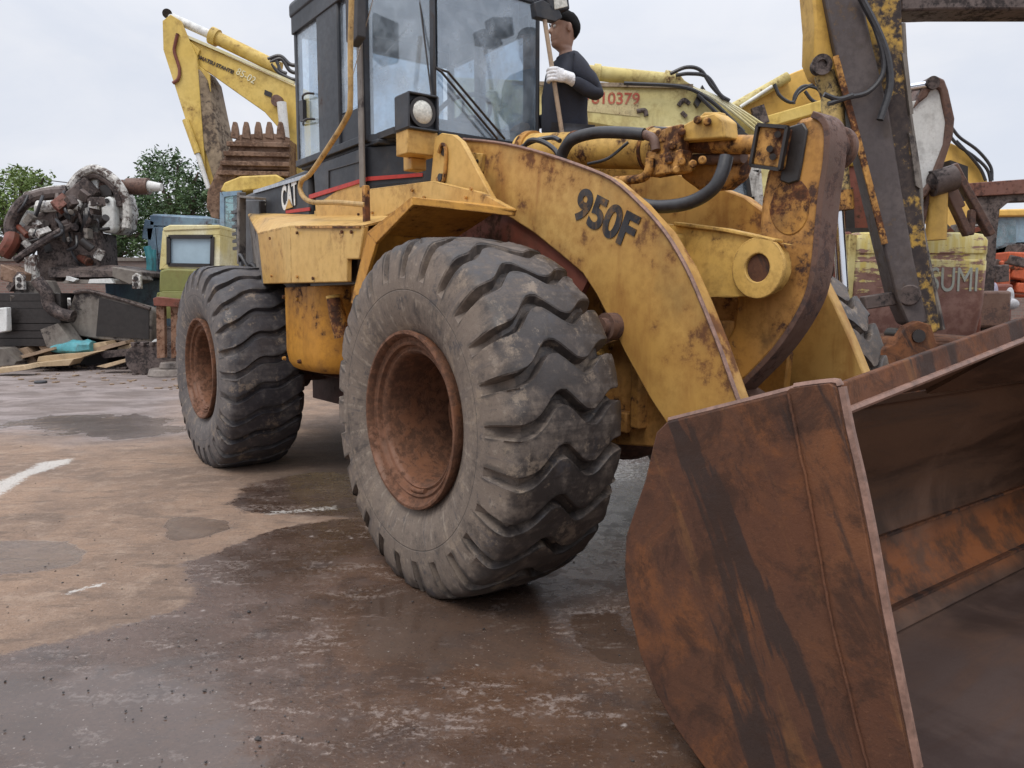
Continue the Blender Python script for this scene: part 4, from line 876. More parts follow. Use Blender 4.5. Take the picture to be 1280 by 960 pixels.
# ---- power lines
for k, (y0, y1) in enumerate(((214, 240), (221, 246), (226, 252))):
    o = MB().tube([W(-60, y0 - 6, 30), W(100, y0 + 16, 30), W(260, y1, 30), W(420, y1 + 10, 30)], .02, 5).build('power_line', M['hose'], None)
    tag(o, ['topmost thin black power line crossing the trees', 'middle thin black power line crossing the trees', 'lowest thin black power line crossing the trees'][k], 'power line', 'power lines behind the yard')
def track(root, c, ln, h, w, ang=0, mat=None):
    # crawler track: stadium loop with wheels
    m = MB(); rot = Matrix.Rotation(ang, 3, 'Z'); r = h / 2; pts = []
    for k in range(12): a = R(90 + 180 * k / 11); pts.append(Vector((-ln / 2 + r + r * math.cos(a), 0, r + r * math.sin(a))))
    for k in range(12): a = R(-90 + 180 * k / 11); pts.append(Vector((ln / 2 - r + r * math.cos(a), 0, r + r * math.sin(a))))
    ext = rot @ Vector((0, w, 0)); c = Vector(c)
    m.prism([c + rot @ (p - Vector((0, w / 2, 0))) for p in pts], ext)
    L_ = ln - 2 * r; n = int(ln / .18)
    for k in range(n):
        x = -ln / 2 + r * .7 + (ln - 1.4 * r) * k / (n - 1)
        for z in (.0, h): m.box(c + rot @ Vector((x, 0, z)), (.05, w * 1.04, .05), rot)
    t_ = m.build('crawler_track', mat or M['burnt2'], root, .01)
    return t_
MB.RS = 1.33
# ---- yellow excavator with raised boom (left)
D = 16.0
ex = thing('excavator', 'yellow excavator with white cylinder rods, its boom folded left above the loader hood', 'excavator', (W(330, 378, D).x, D, 0), group='excavators parked in the yard')
boom = slab([(221, 50), (230, 46), (262, 60), (310, 82), (368, 108), (400, 140), (418, 330), (385, 340), (372, 230), (363, 190), (352, 165), (330, 140), (300, 119), (262, 92), (224, 68)], D, (.25, .5, 0)).build('boom', M['yelbg'], ex, .02)
MB().bar(W(232, 45, D - .02), W(368, 104, D - .02), .04, .03).build('grease_pipe', M['creamyel'], boom)
p0, p1, pu = W(241, 70, D - .012), W(313, 102, D - .012), W(244, 62, D - .012)
tt = text('KOMATSU STANTEI', 'lettering', M['letter'], boom, p0, p1 - p0, pu - p0, .098, xs=1.0, bold=.004)
p0 = W(294, 92, D - .012); text('85-02', 'lettering', M['creamyel'], boom, p0, W(326, 110, D - .012) - p0, W(300, 80, D) - p0, .2, xs=.9)
MB().prism(pt3([(331, 112), (340, 116), (339, 122), (330, 118)], D - .02), (0, .02, 0)).build('patch', M['dark'], boom)
pv = W(347, 127, D); MB().cyl(pv + Vector((0, -.1, 0)), pv + Vector((.1, .6, 0)), .085).build('pin', M['purple'], boom)
stick = slab([(203, 26), (213, 18), (226, 26), (236, 50), (250, 62), (243, 78), (262, 92), (264, 135), (275, 190), (277, 236), (258, 236), (232, 150), (204, 62)], D - .05, (0, .05, 0))
stick.prism(pt3([(203, 26), (213, 18), (226, 26), (236, 50), (246, 70), (258, 230), (232, 150), (204, 62)], D - .12), (0, .07, 0))
stick.build('stick', M['yelbg'], ex, .01)
sti = child(ex, 'stick')
slab([(226, 72), (250, 88), (258, 100), (276, 186), (284, 238), (270, 236), (248, 160), (240, 110)], D - .1, (.12, .5, 0)).build('stick_side', M['greyarm'], sti, .01)
MB().tube([W(222, 42, D - .15), W(219, 55, D - .15), (W(218, 65, D - .15)), W(224, 85, D - .15), W(223, 98, D - .15), W(216, 104, D - .15)], .025, 8).build('hose', M['brown'], sti)
MB().tube([W(247, 192, D - .2), W(261, 236, D - .2)], .035, 10, smooth=False).build('rod', M['white'], sti)
MB().tube([W(232, 150, D - .15), W(247, 192, D - .2)], .05, 10, smooth=False).build('bucket_cylinder', M['yelbg'], sti)
ac = MB().cyl(W(266, 45, D + .1), W(350, 86, D + .1), .10, n=16).cyl(W(264, 44, D + .1), W(272, 48, D + .1), .13).build('arm_cylinder', M['yelbg'], ex)
MB().cyl(W(211, 20, D + .1), W(266, 45, D + .1), .065).build('rod', M['white'], ac); MB().cyl(W(209, 17, D), W(209, 17, D + .35), .07).build('pin', M['dark'], ac)
for pts in ([(335, 74), (350, 70), (362, 80), (372, 82)], [(338, 78), (352, 74), (362, 88), (374, 92)], [(340, 80), (348, 90), (362, 98), (372, 100)], [(346, 76), (350, 88), (358, 92)]):
    MB().tube([W(x, y, D + .0) for x, y in pts], .03, 7).build('hose', M['hose'], ac)
MB().cyl(W(352, 128, D - .2), W(361, 222, D - .2), .07).build('boom_cylinder_rod', M['white'], ex)
bu = slab([(300, 168), (288, 182), (268, 225), (259, 240), (258, 256), (264, 272), (274, 274), (278, 245), (300, 212), (362, 212), (362, 172), (340, 166)], D - .6, (0, .05, 0))
bu.prism(pt3([(300, 168), (362, 174), (362, 222), (272, 222), (262, 262), (268, 272), (258, 260), (259, 240), (270, 215), (288, 182)], D - .5), (0, .5, 0))
bu.build('digging_bucket', M['dirtbucket'], ex, .03); bu = child(ex, 'digging_bucket')
rbm = MB()
for k in range(4): rbm.bar(W(284 - k * 4, 180 + k * 12, D - .64), W(362, 182 + k * 12, D - .64), .06, .05)
rbm.build('rib', M['dirtbucket'], bu, .01)
for k, x in enumerate((293, 307, 322, 336, 350)):
    MB().prism(pt3([(x - 5, 172), (x - 4, 160), (x - 2, 152), (x + 2, 152), (x + 4, 160), (x + 6, 174)], D - .62), (0, .09, 0)).build('tooth', M['dirtbucket'], bu, .01)
# its cab and body
cb = MB().box((W(325, 300, D - .9).x, D + .3, 2.3), (.95, 1.3, 1.75)); cb.build('cab', M['black'], ex, .05); cbo = child(ex, 'cab')
slab([(275, 238), (280, 228), (300, 220), (345, 218), (352, 222), (352, 236), (310, 238), (284, 242)], D - 1.0, (0, 1.5, 0)).build('roof', M['yelbg'], cbo, .03)
slab([(280, 246), (300, 243), (300, 300), (281, 305)], D - 1.0, (0, .02, 0)).build('window_pane', M['glass2'], cbo)
slab([(277, 240), (302, 238), (302, 243), (280, 246)], D - 1.02, (0, .08, 0)).prism(pt3([(275, 240), (280, 246), (281, 330), (274, 330)], D - 1.02), (0, .08, 0)).prism(pt3([(281, 304), (303, 300), (303, 330), (281, 330)], D - 1.02), (0, .08, 0)).build('door_frame', M['blue'], cbo)
slab([(302, 246), (318, 248), (318, 256), (302, 256)], D - 1.05, (0, .1, 0)).build('air_duct', M['purple'], cbo)
MB().box((W(360, 378, D).x, D + 1.0, 1.6), (2.6, 2.4, .7)).build('upper_body', M['yelbg'], ex, .05)
track(ex, (W(330, 378, D).x, D - .4, 0), 3.4, .85, .5); track(ex, (W(330, 378, D).x, D + 1.9, 0), 3.4, .85, .5)
# ---- small yellow and green excavator
MB.RS = 1.45
D = 14.0
ye = thing('excavator', 'small old excavator with cream cab frame and olive green rear body', 'excavator', (W(240, 378, D).x, D, 0), group='excavators parked in the yard')
cab2 = MB()
for q4 in ([(203, 288), (210, 284), (275, 284), (275, 294), (216, 294), (210, 298)], [(203, 288), (210, 298), (209, 330), (200, 338), (199, 336)], [(200, 336), (209, 330), (275, 333), (275, 338)], [(266, 294), (275, 294), (275, 338), (265, 332)]):
    cab2.prism(pt3(q4, D), (0, 1.0, 0))
cab2.build('cab', M['creamyel'], ye, .012); c2 = child(ye, 'cab')
slab([(203, 285), (212, 281), (274, 281), (275, 286), (204, 289)], D - .02, (0, 1.1, 0)).build('roof', M['creamyel'], c2, .02)
slab([(213, 296), (265, 296), (265, 331), (212, 330)], D + .02, (0, .02, 0)).build('window_pane', plain('pale glass', (.30, .40, .47), .12, 0, .12, 1.5, 0), c2)
fr2 = MB(); 
for a, b in (((211, 296), (266, 296)), ((266, 296), (265, 332)), ((265, 332), (211, 331)), ((211, 331), (211, 296))): fr2.bar(W(*a, D - .01), W(*b, D - .01), .025, .03)
fr2.build('window_seal', M['dark'], c2)
gb_ = slab([(199, 338), (209, 335), (276, 337), (276, 366), (198, 366)], D - .06, (0, 1.2, 0)); gb_.build('rear_body', M['green'], ye, .04)
cwt = MB(); rgs = []
for z, s in ((W(0, 366, D).z, 1.0), (W(0, 376, D).z, 1.04), (W(0, 390, D).z, 1.0), (W(0, 398, D).z, .92)):
    x0, x1 = W(194, 378, D).x, W(285, 378, D).x; cx = (x0 + x1) / 2; hw = (x1 - x0) / 2; rgs.append([Vector((cx + hw * s * math.cos(a), D + .45 - .75 * s * max(0, math.sin(a)) ** .5 if math.sin(a) > 0 else D + 1.0, z)) for a in [R(k * 12) for k in range(30)]])
cwt.loft(rgs); cwt.build('counterweight', M['green'], ye, 0)
slab([(196, 366), (204, 364), (280, 364), (280, 368), (196, 369)], D - .16, (0, .3, 0)).build('trim', M['green'], ye, .01)
track(ye, (W(236, 378, D).x, D - .05, 0), 2.2, .55, .35); track(ye, (W(236, 378, D).x, D + 1.2, 0), 2.2, .55, .35)
MB().box((W(236, 378, D).x, D + .6, .6), (.8, .9, .35)).build('slewing_base', M['burnt2'], ye, .02)
# ---- blue excavator
MB.RS = 1.35
D = 17.0
be = thing('excavator', 'faded blue excavator with open cab frame behind the small olive green one', 'excavator', (W(230, 378, D).x, D, 0), group='excavators parked in the yard')
cf = MB()
for a, b in (((190, 276), (268, 280)), ((190, 276), (186, 300)), ((202, 284), (210, 380)), ((192, 285), (202, 395)), ((268, 280), (268, 350))): cf.bar(W(*a, D), W(*b, D), .12, .12)
for a, b in (((193, 274), (262, 277)), ((262, 277), (262, 350)), ((196, 280), (202, 380))): cf.bar(W(*a, D + 1.1), W(*b, D + 1.1), .12, .12)
cf.build('cab_frame', M['blue'], be, .015); cfo = child(be, 'cab_frame')
slab([(188, 275), (200, 269), (270, 272), (270, 282), (190, 281)], D - .1, (0, 1.4, 0)).build('roof', M['blue'], cfo, .04)
slab([(204, 286), (268, 288), (268, 345), (210, 350)], D + 1.0, (0, .03, 0)).build('window_pane', M['glass'], cfo)
MB().box((W(240, 378, D).x, D + .8, 1.25), (2.4, 2.0, .8)).build('upper_body', M['blue'], be, .05)
MB().tube([W(184, 308, D - .4), W(188, 330, D - .4), W(186, 360, D - .4), W(191, 395, D - .4)], .06, 8).tube([W(192, 312, D - .35), W(193, 350, D - .35), W(198, 390, D - .35)], .04, 8).build('handrail', M['cyan'], be)
track(be, (W(240, 378, D).x, D, 0), 3.0, .7, .45); track(be, (W(240, 378, D).x, D + 1.8, 0), 3.0, .7, .45)
# ---- burnt-out white rig on the left
MB.RS = 1.33
D = 16.4
rg = thing('drilling_rig', 'wrecked white and black drilling rig with peeling paint and thick hoses, left of the loader', 'drilling rig', (W(75, 378, D).x, D, 0))
hood_px = [(62, 262), (64, 252), (82, 240), (92, 224), (112, 212), (120, 211), (134, 218), (147, 230), (156, 246), (160, 264), (157, 285), (150, 292), (128, 291), (126, 252), (112, 244), (104, 250), (98, 282), (86, 300), (70, 290)]
slab(hood_px, D, (0, .5, 0)).build('hood_shell', M['burnt'], rg, .04)
hs = child(rg, 'hood_shell')
MB().tube([W(88, 234, D - .15), W(100, 219, D - .15), W(117, 211, D - .15), W(136, 219, D - .15), W(150, 233, D - .15), W(159, 255, D - .15), W(158, 285, D - .15)], .07, 8).build('rim', M['burnt'], hs)
MB().tube([W(88, 242, D - .1), W(104, 226, D - .1), W(118, 219, D - .1), W(134, 226, D - .1), W(146, 240, D - .1), W(151, 258, D - .1)], .06, 8).build('rim', M['burnt2'], hs)
slab([(124, 232), (138, 230), (140, 244), (126, 246)], D - .1, (0, .1, 0)).build('opening', M['dark'], hs, .01)
slab([(126, 252), (131, 247), (136, 245), (142, 250), (143, 285), (138, 291), (127, 290)], D - .25, (0, .25, 0)).build('tank', M['white'], rg, .03)
eye = W(134, 251, D - .26); MB().cyl(eye, eye + Vector((0, -.03, 0)), .035).build('eye_hole', M['dark'], hs)
slab([(104, 225), (122, 219), (122, 250), (112, 256), (104, 240)], D - .05, (0, .1, 0)).build('side_sheet', M['white'], hs, .02)
slab([(20, 262), (32, 262), (36, 290), (20, 296), (18, 280)], D - .2, (0, .3, 0)).build('white_panel', M['white'], rg, .02)
slab([(42, 256), (66, 255), (66, 262), (52, 268), (42, 266)], D - .12, (0, .2, 0)).build('white_panel', M['white'], rg, .02)
slab([(45, 276), (96, 262), (108, 296), (100, 306), (72, 300), (58, 290)], D + .1, (0, .8, 0)).build('gear_housing', M['burnt2'], rg, .05)
MB().cyl(W(98, 290, D - .1), W(98, 290, D + .9), .35, n=20).cyl(W(110, 262, D - .2), W(110, 262, D + .5), .22, n=20).build('winch_drum', M['burnt2'], rg)
mast = MB().bar(W(20, 312, D - .3), W(118, 232, D - .1), .2, .22).bar(W(30, 300, D - .4), W(96, 252, D - .3), .14, .12).build('mast_arm', M['burnt2'], rg, .02)
MB().cyl(W(112, 232, D + .1), W(186, 233, D + .2), .10).cyl(W(160, 233, D + .1), W(186, 233, D + .1), .13).build('drill_pipe', M['purple'], rg); MB().cyl(W(186, 233, D + .1), W(202, 234, D + .1), .09, .06).build('drill_tip', M['white'], rg)
slab([(155, 224), (180, 230), (180, 234), (156, 232)], D + .05, (0, .1, 0)).build('guard_sheet', M['cyan'], rg)
MB().tube([W(30, 305, D - .35), W(20, 300, D - .4), W(14, 280, D - .4), W(28, 255, D - .4), W(48, 245, D - .35), W(62, 242, D - .3), W(84, 240, D - .2)], .10, 10).build('hose', M['burnt2'], rg)
MB().tube([W(48, 258, D - .5), W(62, 258, D - .5), W(80, 256, D - .5), W(98, 258, D - .4)], .09, 10).build('hose', M['burnt'], rg)
MB().tube([W(24, 306, D - .5), W(60, 296, D - .5), W(92, 284, D - .4), (W(100, 270, D - .4)), W(112, 250, D - .35)], .035, 8).build('rod', M['dark'], rg)
MB().tube([W(20, 325, D - .8), W(45, 308, D - .8), W(75, 290, D - .7), W(90, 280, D - .6)], .06, 8).build('rod', M['burnt2'], rg)
for k in range(12):
    r_ = random.Random(k); x0 = r_.uniform(58, 118); y0 = r_.uniform(238, 262)
    MB().tube([W(x0, y0, D - .3), W(x0 + r_.uniform(-6, 8), y0 + 18, D - .45), W(x0 + r_.uniform(-12, 12), y0 + 40, D - .3), W(x0 + r_.uniform(-22, 12), y0 + r_.uniform(44, 62), D - .2)], r_.uniform(.022, .05), 7).build('hose', M['burnt2'] if k % 3 else M['hose'], rg)
MB().tube([W(4, 318, D - .6), W(14, 304, D - .6), W(16, 296, D - .5)], .12, 10).build('hose', M['brown'], rg)
MB().box(W(98, 322, D), (.95, .6, .75)).bar(W(122, 300, D - .3), W(122, 332, D - .3), .1, .12).bar(W(78, 304, D - .3), W(74, 332, D - .3), .12, .12).build('pedestal', M['burnt2'], rg, .02)
deck = MB(); deck.prism([W(60, 334, D - .5), W(140, 331, D - .5), W(178, 340, D - 1.2), W(178, 346, D - 1.2), W(140, 346, D - .9), W(60, 347, D - .6)], (0, 1.6, 0))
deck.build('deck', M['burnt2'], rg, .02)
slab([(140, 333), (172, 339), (178, 350), (162, 356), (140, 346)], D - 1.3, (0, .5, 0)).build('end_cheek', M['greyplate'], rg, .02)
slab([(84, 349), (160, 351), (160, 355), (76, 354)], D - 1.2, (0, .5, 0)).build('shelf', M['greyplate'], rg)
slab([(83, 345), (96, 349), (92, 352), (82, 350)], D - 1.3, (0, .1, 0)).prism(pt3([(112, 349), (138, 348), (142, 354), (110, 354)], D - 1.3), (0, .3, 0)).build('scrap_sheet', M['white'], rg)
def socket(x, y, dd):
    m = slab([(x - 5, y - 8), (x, y - 12), (x + 5, y - 8), (x + 6, y + 8), (x - 5, y + 8)], dd, (0, .08, 0)).build('lug', M['burnt'], rg, .006)
    for j in (-5, 3): p = W(x, y + j, dd - .001); MB().cyl(p, p + Vector((0, -.02, 0)), .032).build('hole', M['dark'], m)
socket(24, 354, D - 1.4); socket(170, 353, D - 1.5)
slab([(28, 240), (60, 232), (88, 230), (98, 236), (92, 250), (66, 250), (40, 254), (28, 258)], D - .1, (0, .3, 0)).build('boom_cover', M['burnt'], rg, .03)
slab([(60, 262), (92, 262), (98, 280), (84, 296), (66, 286)], D + .05, (0, .1, 0)).build('side_sheet', M['burnt'], rg, .02)
slab([(100, 256), (118, 252), (124, 290), (104, 300)], D - .02, (0, .1, 0)).build('side_sheet', M['burnt'], rg, .02)
slab([(30, 322), (43, 318), (46, 372), (32, 372)], D - 1.0, (0, .15, 0)).build('white_panel', M['burnt'], rg, .01)
slab([(0, 330), (28, 342), (26, 356), (0, 350)], D - 1.3, (0, .6, 0)).build('beam', M['dirtbucket'], rg, .02)
slab([(14, 352), (56, 350), (66, 372), (18, 374)], D - 1.2, (0, .4, 0)).build('bumper', M['greyplate'], rg, .03)
MB().tube([W(46, 350, D - 1.5), W(58, 366, D - 1.5), W(62, 382, D - 1.5), W(75, 392, D - 1.5), W(92, 396, D - 1.5)], .09, 12).build('hose', M['burnt2'], rg)
for k in range(7):
    MB().bar(W(14, 372 + k * 9, D - 1.0), W(92, 372 + k * 9, D - 1.0), .5, .10).build('step', M['dark'], rg, .01)
MB().box((W(60, 378, D).x, D + .4, .5), (2.3, 1.4, .9)).build('chassis', M['dark'], rg, .05)
MB().cyl(W(12, 404, D - .9), W(12, 404, D - .5), .42, n=28).build('road_wheel', M['tyre2'], rg, .03); MB().cyl(W(128, 404, D - .3), W(128, 404, D + .1), .42, n=28).build('road_wheel', M['tyre2'], rg, .03)
for k in range(46):
    r_ = random.Random(100 + k); x0 = r_.uniform(30, 128); y0 = r_.uniform(236, 330); dd = D - r_.uniform(.3, .75); mt = (M['burnt'], M['burnt2'], M['greyplate'], M['dark'], M['burnt'], M['burnt2'], M['brown'])[k % 7]
    if k % 3 == 0: MB().cyl(W(x0, y0, dd), W(x0 + r_.uniform(-14, 14), y0 + r_.uniform(-12, 12), dd + r_.uniform(-.2, .2)), r_.uniform(.025, .075), n=12).build('pipe_piece', mt, rg, .004)
    elif k % 3 == 1: MB().box(W(x0, y0, dd), (r_.uniform(.06, .25), r_.uniform(.06, .2), r_.uniform(.04, .2)), Matrix.Rotation(r_.uniform(-.9, .9), 3, 'Y') @ Matrix.Rotation(r_.uniform(-.9, .9), 3, 'Z')).build('bracket_piece', mt, rg, .008)
    else: MB().tube([W(x0, y0, dd), W(x0 + r_.uniform(-8, 8), y0 + r_.uniform(6, 14), dd - .1), W(x0 + r_.uniform(-14, 14), y0 + r_.uniform(14, 28), dd)], r_.uniform(.012, .03), 7).build('cable', M['hose'], rg)
for k in range(14):
    r_ = random.Random(300 + k); x0 = r_.uniform(8, 90); y0 = r_.uniform(362, 420); dd = D - 1.15 - r_.random() * .2
    MB().bar(W(x0, y0, dd), W(x0 + r_.uniform(-18, 18), y0 + r_.uniform(-30, 22), dd - .1), r_.uniform(.03, .09), r_.uniform(.03, .08)).build('strut', (M['burnt2'], M['greyplate'], M['burnt'])[k % 3], rg, .006)
# pieces standing around the rig
def one(name, label, cat, pix, d, ext, mat, bevel=.008, group=None):
    b = slab(pix, d, ext); o = b.build(name, mat, None, bevel)
    zz = min(v.co.z for v in o.data.vertices); return tag(o, label, cat, group)
D = 15.2
# trough: curved sheet, grey
tg = MB(); rgs = []
for k in range(10):
    f = k / 9; a = R(-20 + 100 * f)
    xo = .35 * math.cos(a); rgs.append((f, xo))
p = [(93, 366), (112, 364), (150, 374), (184, 384), (190, 390), (188, 428), (160, 428), (120, 424), (86, 418), (85, 400), (88, 380)]
o = one('steel_trough', 'large grey and rusty steel trough standing on edge before the rig', 'trough', p, D, (.1, .18, 0), M['greyplate'], .03)
MB().tube([W(93, 366, D - .02), W(112, 364, D - .02), W(150, 374, D - .02), W(188, 386, D - .02)], .03, 8).build('rolled_edge', M['burnt2'], o)
slab([(124, 372), (186, 388), (186, 424), (120, 420)], D - .02, (0, .03, 0)).build('dark_panel', M['dark'], o)
one('steel_plate', 'dark grey steel plate leaning in the scrap, left of the trough', 'plate', [(50, 412), (72, 404), (90, 428), (74, 440), (58, 434)], D - .3, (.1, .25, 0), M['greyplate'])
one('white_box', 'white plastic panel at the left edge above the scrap', 'panel', [(-12, 386), (8, 384), (9, 414), (-12, 418)], D - .5, (0, .15, 0), M['white'], .02)
# cyan tarpaulin
tp_ = MB(); c = G(92, 444); cc_ = W(91, 436, 14.9); rgs = []
for j in range(9):
    f = j / 8; ring = []
    for i in range(16):
        a = 2 * math.pi * i / 16; x = -.40 + .80 * f; r0 = 0.15 * math.sin(math.pi * (.12 + .76 * f)) ** .5 * (.6 + .6 * f)
        n_ = 1 + .35 * noise.noise(Vector((f * 5, math.cos(a) * 2, math.sin(a) * 2 + 4)))
        ring.append(cc_ + Vector((x, math.cos(a) * r0 * n_ * 1.3, math.sin(a) * r0 * n_ + .04 * f)))
    rgs.append(ring)
tp_.loft(rgs); o = tp_.build('tarpaulin', M['cyan'], None); tag(o, 'crumpled cyan tarpaulin bundle on the scrap boards', 'tarpaulin')
wood = painted('old board', (.30, .21, .14), .3, 3, rust=(.2, .14, .1), rust2=(.1, .08, .06), dirt=.4, seed=40); wood2 = painted('tan board', (.42, .31, .19), .15, 3, rust=(.2, .14, .1), rust2=(.1, .08, .06), dirt=.3, seed=41)
boards = [
 ('pale board lying flat in front of the cyan tarpaulin', [(48, 446), (78, 443), (122, 440), (96, 449), (46, 452)], wood2, 14.6),
 ('long pale board nearest the camera in the scrap row', [(34, 455), (92, 449), (86, 457), (36, 459)], wood2, 14.3),
 ('grey brown board running right behind the cyan tarpaulin', [(112, 436), (156, 426), (158, 430), (118, 441)], wood, 14.9),
 ('broad tan board resting beside the steel frame stand', [(148, 434), (166, 429), (184, 433), (160, 439), (146, 438)], wood2, 15.0),
 ('split crate board tilted at the left of the scrap', [(14, 438), (32, 434), (46, 452), (38, 456)], wood, 14.9),
 ('greenish plank lying by the yellow can', [(120, 458), (158, 448), (162, 451), (132, 460)], wood2, 14.0),
 ('grey flat sheet at the left edge of the scrap row', [(-20, 436), (4, 436), (20, 452), (18, 456), (-20, 460)], M['greyplate'], 14.5),
 ('dark board leaning against the trough', [(38, 418), (46, 414), (68, 446), (58, 448)], wood, 15.0),
 ('brown plank poking up behind the tarpaulin', [(62, 424), (70, 420), (92, 440), (80, 442)], wood, 15.1),
 ('dark warped board under the tan one', [(122, 440), (186, 434), (186, 442), (130, 448)], M['burnt2'], 14.8)]
MB.RS = 1.0
boards += [('narrow grey slat sticking out left of the tarpaulin', [(20, 446), (66, 434), (68, 437), (22, 450)], wood, 14.7), ('short pale offcut just right of the tarpaulin', [(112, 430), (132, 427), (134, 432), (114, 436)], wood2, 14.9),
 ('bent dark sheet lying right of the greenish plank', [(164, 446), (186, 440), (190, 449), (170, 455)], M['burnt2'], 13.9), ('torn flat carton nearest the left edge', [(-14, 462), (30, 457), (34, 462), (-8, 468)], wood2, 13.5)]
for l, p, m, d in boards: one('board', l, 'board', p, d, (.02, .35, .02), m, .004, 'scrap boards in front of the rig')
rnd = random.Random(9); jb = MB()
for k in range(420):
    x = rnd.uniform(-30, 195); y = rnd.uniform(436, 462) if x > 0 else rnd.uniform(430, 460); p = G(x, y); s = rnd.uniform(.02, .09)
    jb.box(p + Vector((0, 0, s * .3)), (s * rnd.uniform(.6, 3), s, s * rnd.uniform(.2, .7)), Matrix.Rotation(rnd.uniform(0, 6), 3, 'Z') @ Matrix.Rotation(rnd.uniform(-.5, .5), 3, 'X'))
o = jb.build('scrap_rubble', M['burnt2'], None, smooth=0); tag(o, 'low heap of broken rubble and scrap bits under the boards', 'rubble', kind='stuff')
jb = MB()
for k in range(190):
    x = rnd.uniform(-30, 235); y = 440 + 48 * rnd.random() ** 1.6; p = G(x, y); s = rnd.uniform(.015, .065)
    jb.box(p + Vector((0, 0, s * .2)), (s * rnd.uniform(.6, 3), s, s * .3), Matrix.Rotation(rnd.uniform(0, 6), 3, 'Z'))
o = jb.build('litter', wood, None, smooth=0); tag(o, 'pale splinters and litter strewn before the scrap row', 'litter', kind='stuff')
p = G(51, 479); o = MB().tube([p + Vector((math.cos(a) * .075, math.sin(a) * .075, .02)) for a in [2 * math.pi * k / 16 for k in range(17)]], .02, 8).build('rubber_ring', M['hose'], None); tag(o, 'small black rubber ring lying on the damp ground', 'ring')
p = G(161, 460, 0); m_ = painted('can yellow', (.5, .4, .06), .2, 8, seed=44); o = MB().ball(p + Vector((0, .1, .075)), .085, 16, 10, (1, 1, .85)).cyl(p + Vector((.06, .08, .1)), p + Vector((.11, .06, .14)), .02, n=8).build('yellow_can', m_, None, .004); tag(o, 'small dented yellow can beside the greenish plank', 'can')
# steel frame stand on a concrete base
MB.RS = 1.35
D = 13.2
st_ = thing('steel_stand', 'rusty two-legged steel stand on a round concrete foot beside the rear tyre', 'stand', (W(205, 378, D).x, D, 0))
slab([(191, 373), (196, 371), (223, 374), (225, 384), (192, 382)], D - .1, (0, .25, 0)).build('top_beam', M['brown'], st_, .008)
for x in (195, 213): slab([(x, 380), (x + 10, 381), (x + 11, 447), (x + 1, 448)], D, (0, .1, 0)).build('leg', painted('tan steel', (.22, .13, .085), .5, 4, seed=46), st_, .006)
gb2 = G(212, 470); cc = Vector((gb2.x, gb2.y + .1, 0)); MB().cyl(cc, cc + Vector((0, 0, .13)), .30, .27, 28).cyl(cc + Vector((.05, 0, .13)), cc + Vector((.05, 0, .24)), .19, .17, 24).build('concrete_foot', painted('old concrete', (.20, .17, .15), .3, 6, rust=(.12, .1, .09), rust2=(.09, .08, .07), seed=47, bump=.8), st_, .02)
o = MB().ball(W(192, 438, 14.2), .10, 14, 8, (1, .8, 1.3)).cyl(W(194, 430, 14.1), W(196, 428, 14.0), .05).build('plastic_jug', M['white'], None); tag(o, 'grey white plastic jug behind the stand leg', 'jug')
o = slab([(206, 430), (234, 430), (236, 446), (206, 446)], 13.9, (0, .3, 0)).build('battery_box', M['greyplate'], None, .03); tag(o, 'grey box under the olive green excavator body', 'box')

MB.RS = 1.0
# ================================================================== THE MAN ON THE FAR STEP
pz = 1.46
p_loc = Vector((.36, 5.36, pz))
per = thing('person', 'man in a dark long-sleeved top and white glove standing beside the cab holding a pole', 'person', p_loc, R(194))
offs[per.name] = Vector((0, 0, 0))
skin_m = plain('skin', (.30, .175, .125), .5, var=.12, scale=30, bump=.05); hair_m = plain('hair', (.008, .007, .007), .85, spec=.15, scale=80, bump=.6); cloth_m = plain('navy knit', (.020, .023, .036), .85, scale=60, var=.3, bump=.3); trou_m = plain('dark trousers', (.03, .032, .04), .85, scale=40); glove_m = plain('white glove', (.66, .67, .70), .8, scale=50, bump=.3); shoe_m = plain('shoe', (.03, .025, .02), .6)
def skinned(nodes, edges, rad, root=0, sub=2):
    me = bpy.data.meshes.new('sk'); me.from_pydata([Vector(n) for n in nodes], edges, []); o = bpy.data.objects.new('sk', me); COL.objects.link(o)
    s = o.modifiers.new('s', 'SKIN'); s.use_smooth_shade = True
    for i, r in enumerate(rad):
        r = r if isinstance(r, tuple) else (r, r); me.skin_vertices[0].data[i].radius = r; me.skin_vertices[0].data[i].use_root = (i == root)
    m = o.modifiers.new('u', 'SUBSURF'); m.levels = sub; m.render_levels = sub
    dg = bpy.context.evaluated_depsgraph_get(); dg.update(); out = bpy.data.meshes.new_from_object(o.evaluated_get(dg)); bpy.data.objects.remove(o)
    return [v.co.copy() for v in out.vertices], [tuple(p.vertices) for p in out.polygons]
J = {'pel': (0, 0, .95), 'wai': (0, 0, 1.08), 'che': (.0, 0, 1.28), 'nec': (-.012, 0, 1.455), 'ne2': (.004, 0, 1.53), 'shl': (-.01, .175, 1.405), 'ell': (-.165, .235, 1.165), 'wrl': (.06, .235, 1.268), 'shr': (.0, -.175, 1.405), 'elr': (.02, -.25, 1.13), 'wrr': (.22, -.2, 1.05),
     'hpl': (.0, .10, .9), 'knl': (.03, .11, .5), 'anl': (-.02, .11, .09), 'hpr': (0, -.10, .9), 'knr': (.05, -.11, .5), 'anr': (.0, -.11, .09)}
names = list(J); ix = {k: i for i, k in enumerate(names)}
E_ = [('pel', 'wai'), ('wai', 'che'), ('che', 'nec'), ('nec', 'ne2'), ('che', 'shl'), ('shl', 'ell'), ('ell', 'wrl'), ('che', 'shr'), ('shr', 'elr'), ('elr', 'wrr'), ('pel', 'hpl'), ('hpl', 'knl'), ('knl', 'anl'), ('pel', 'hpr'), ('hpr', 'knr'), ('knr', 'anr')]
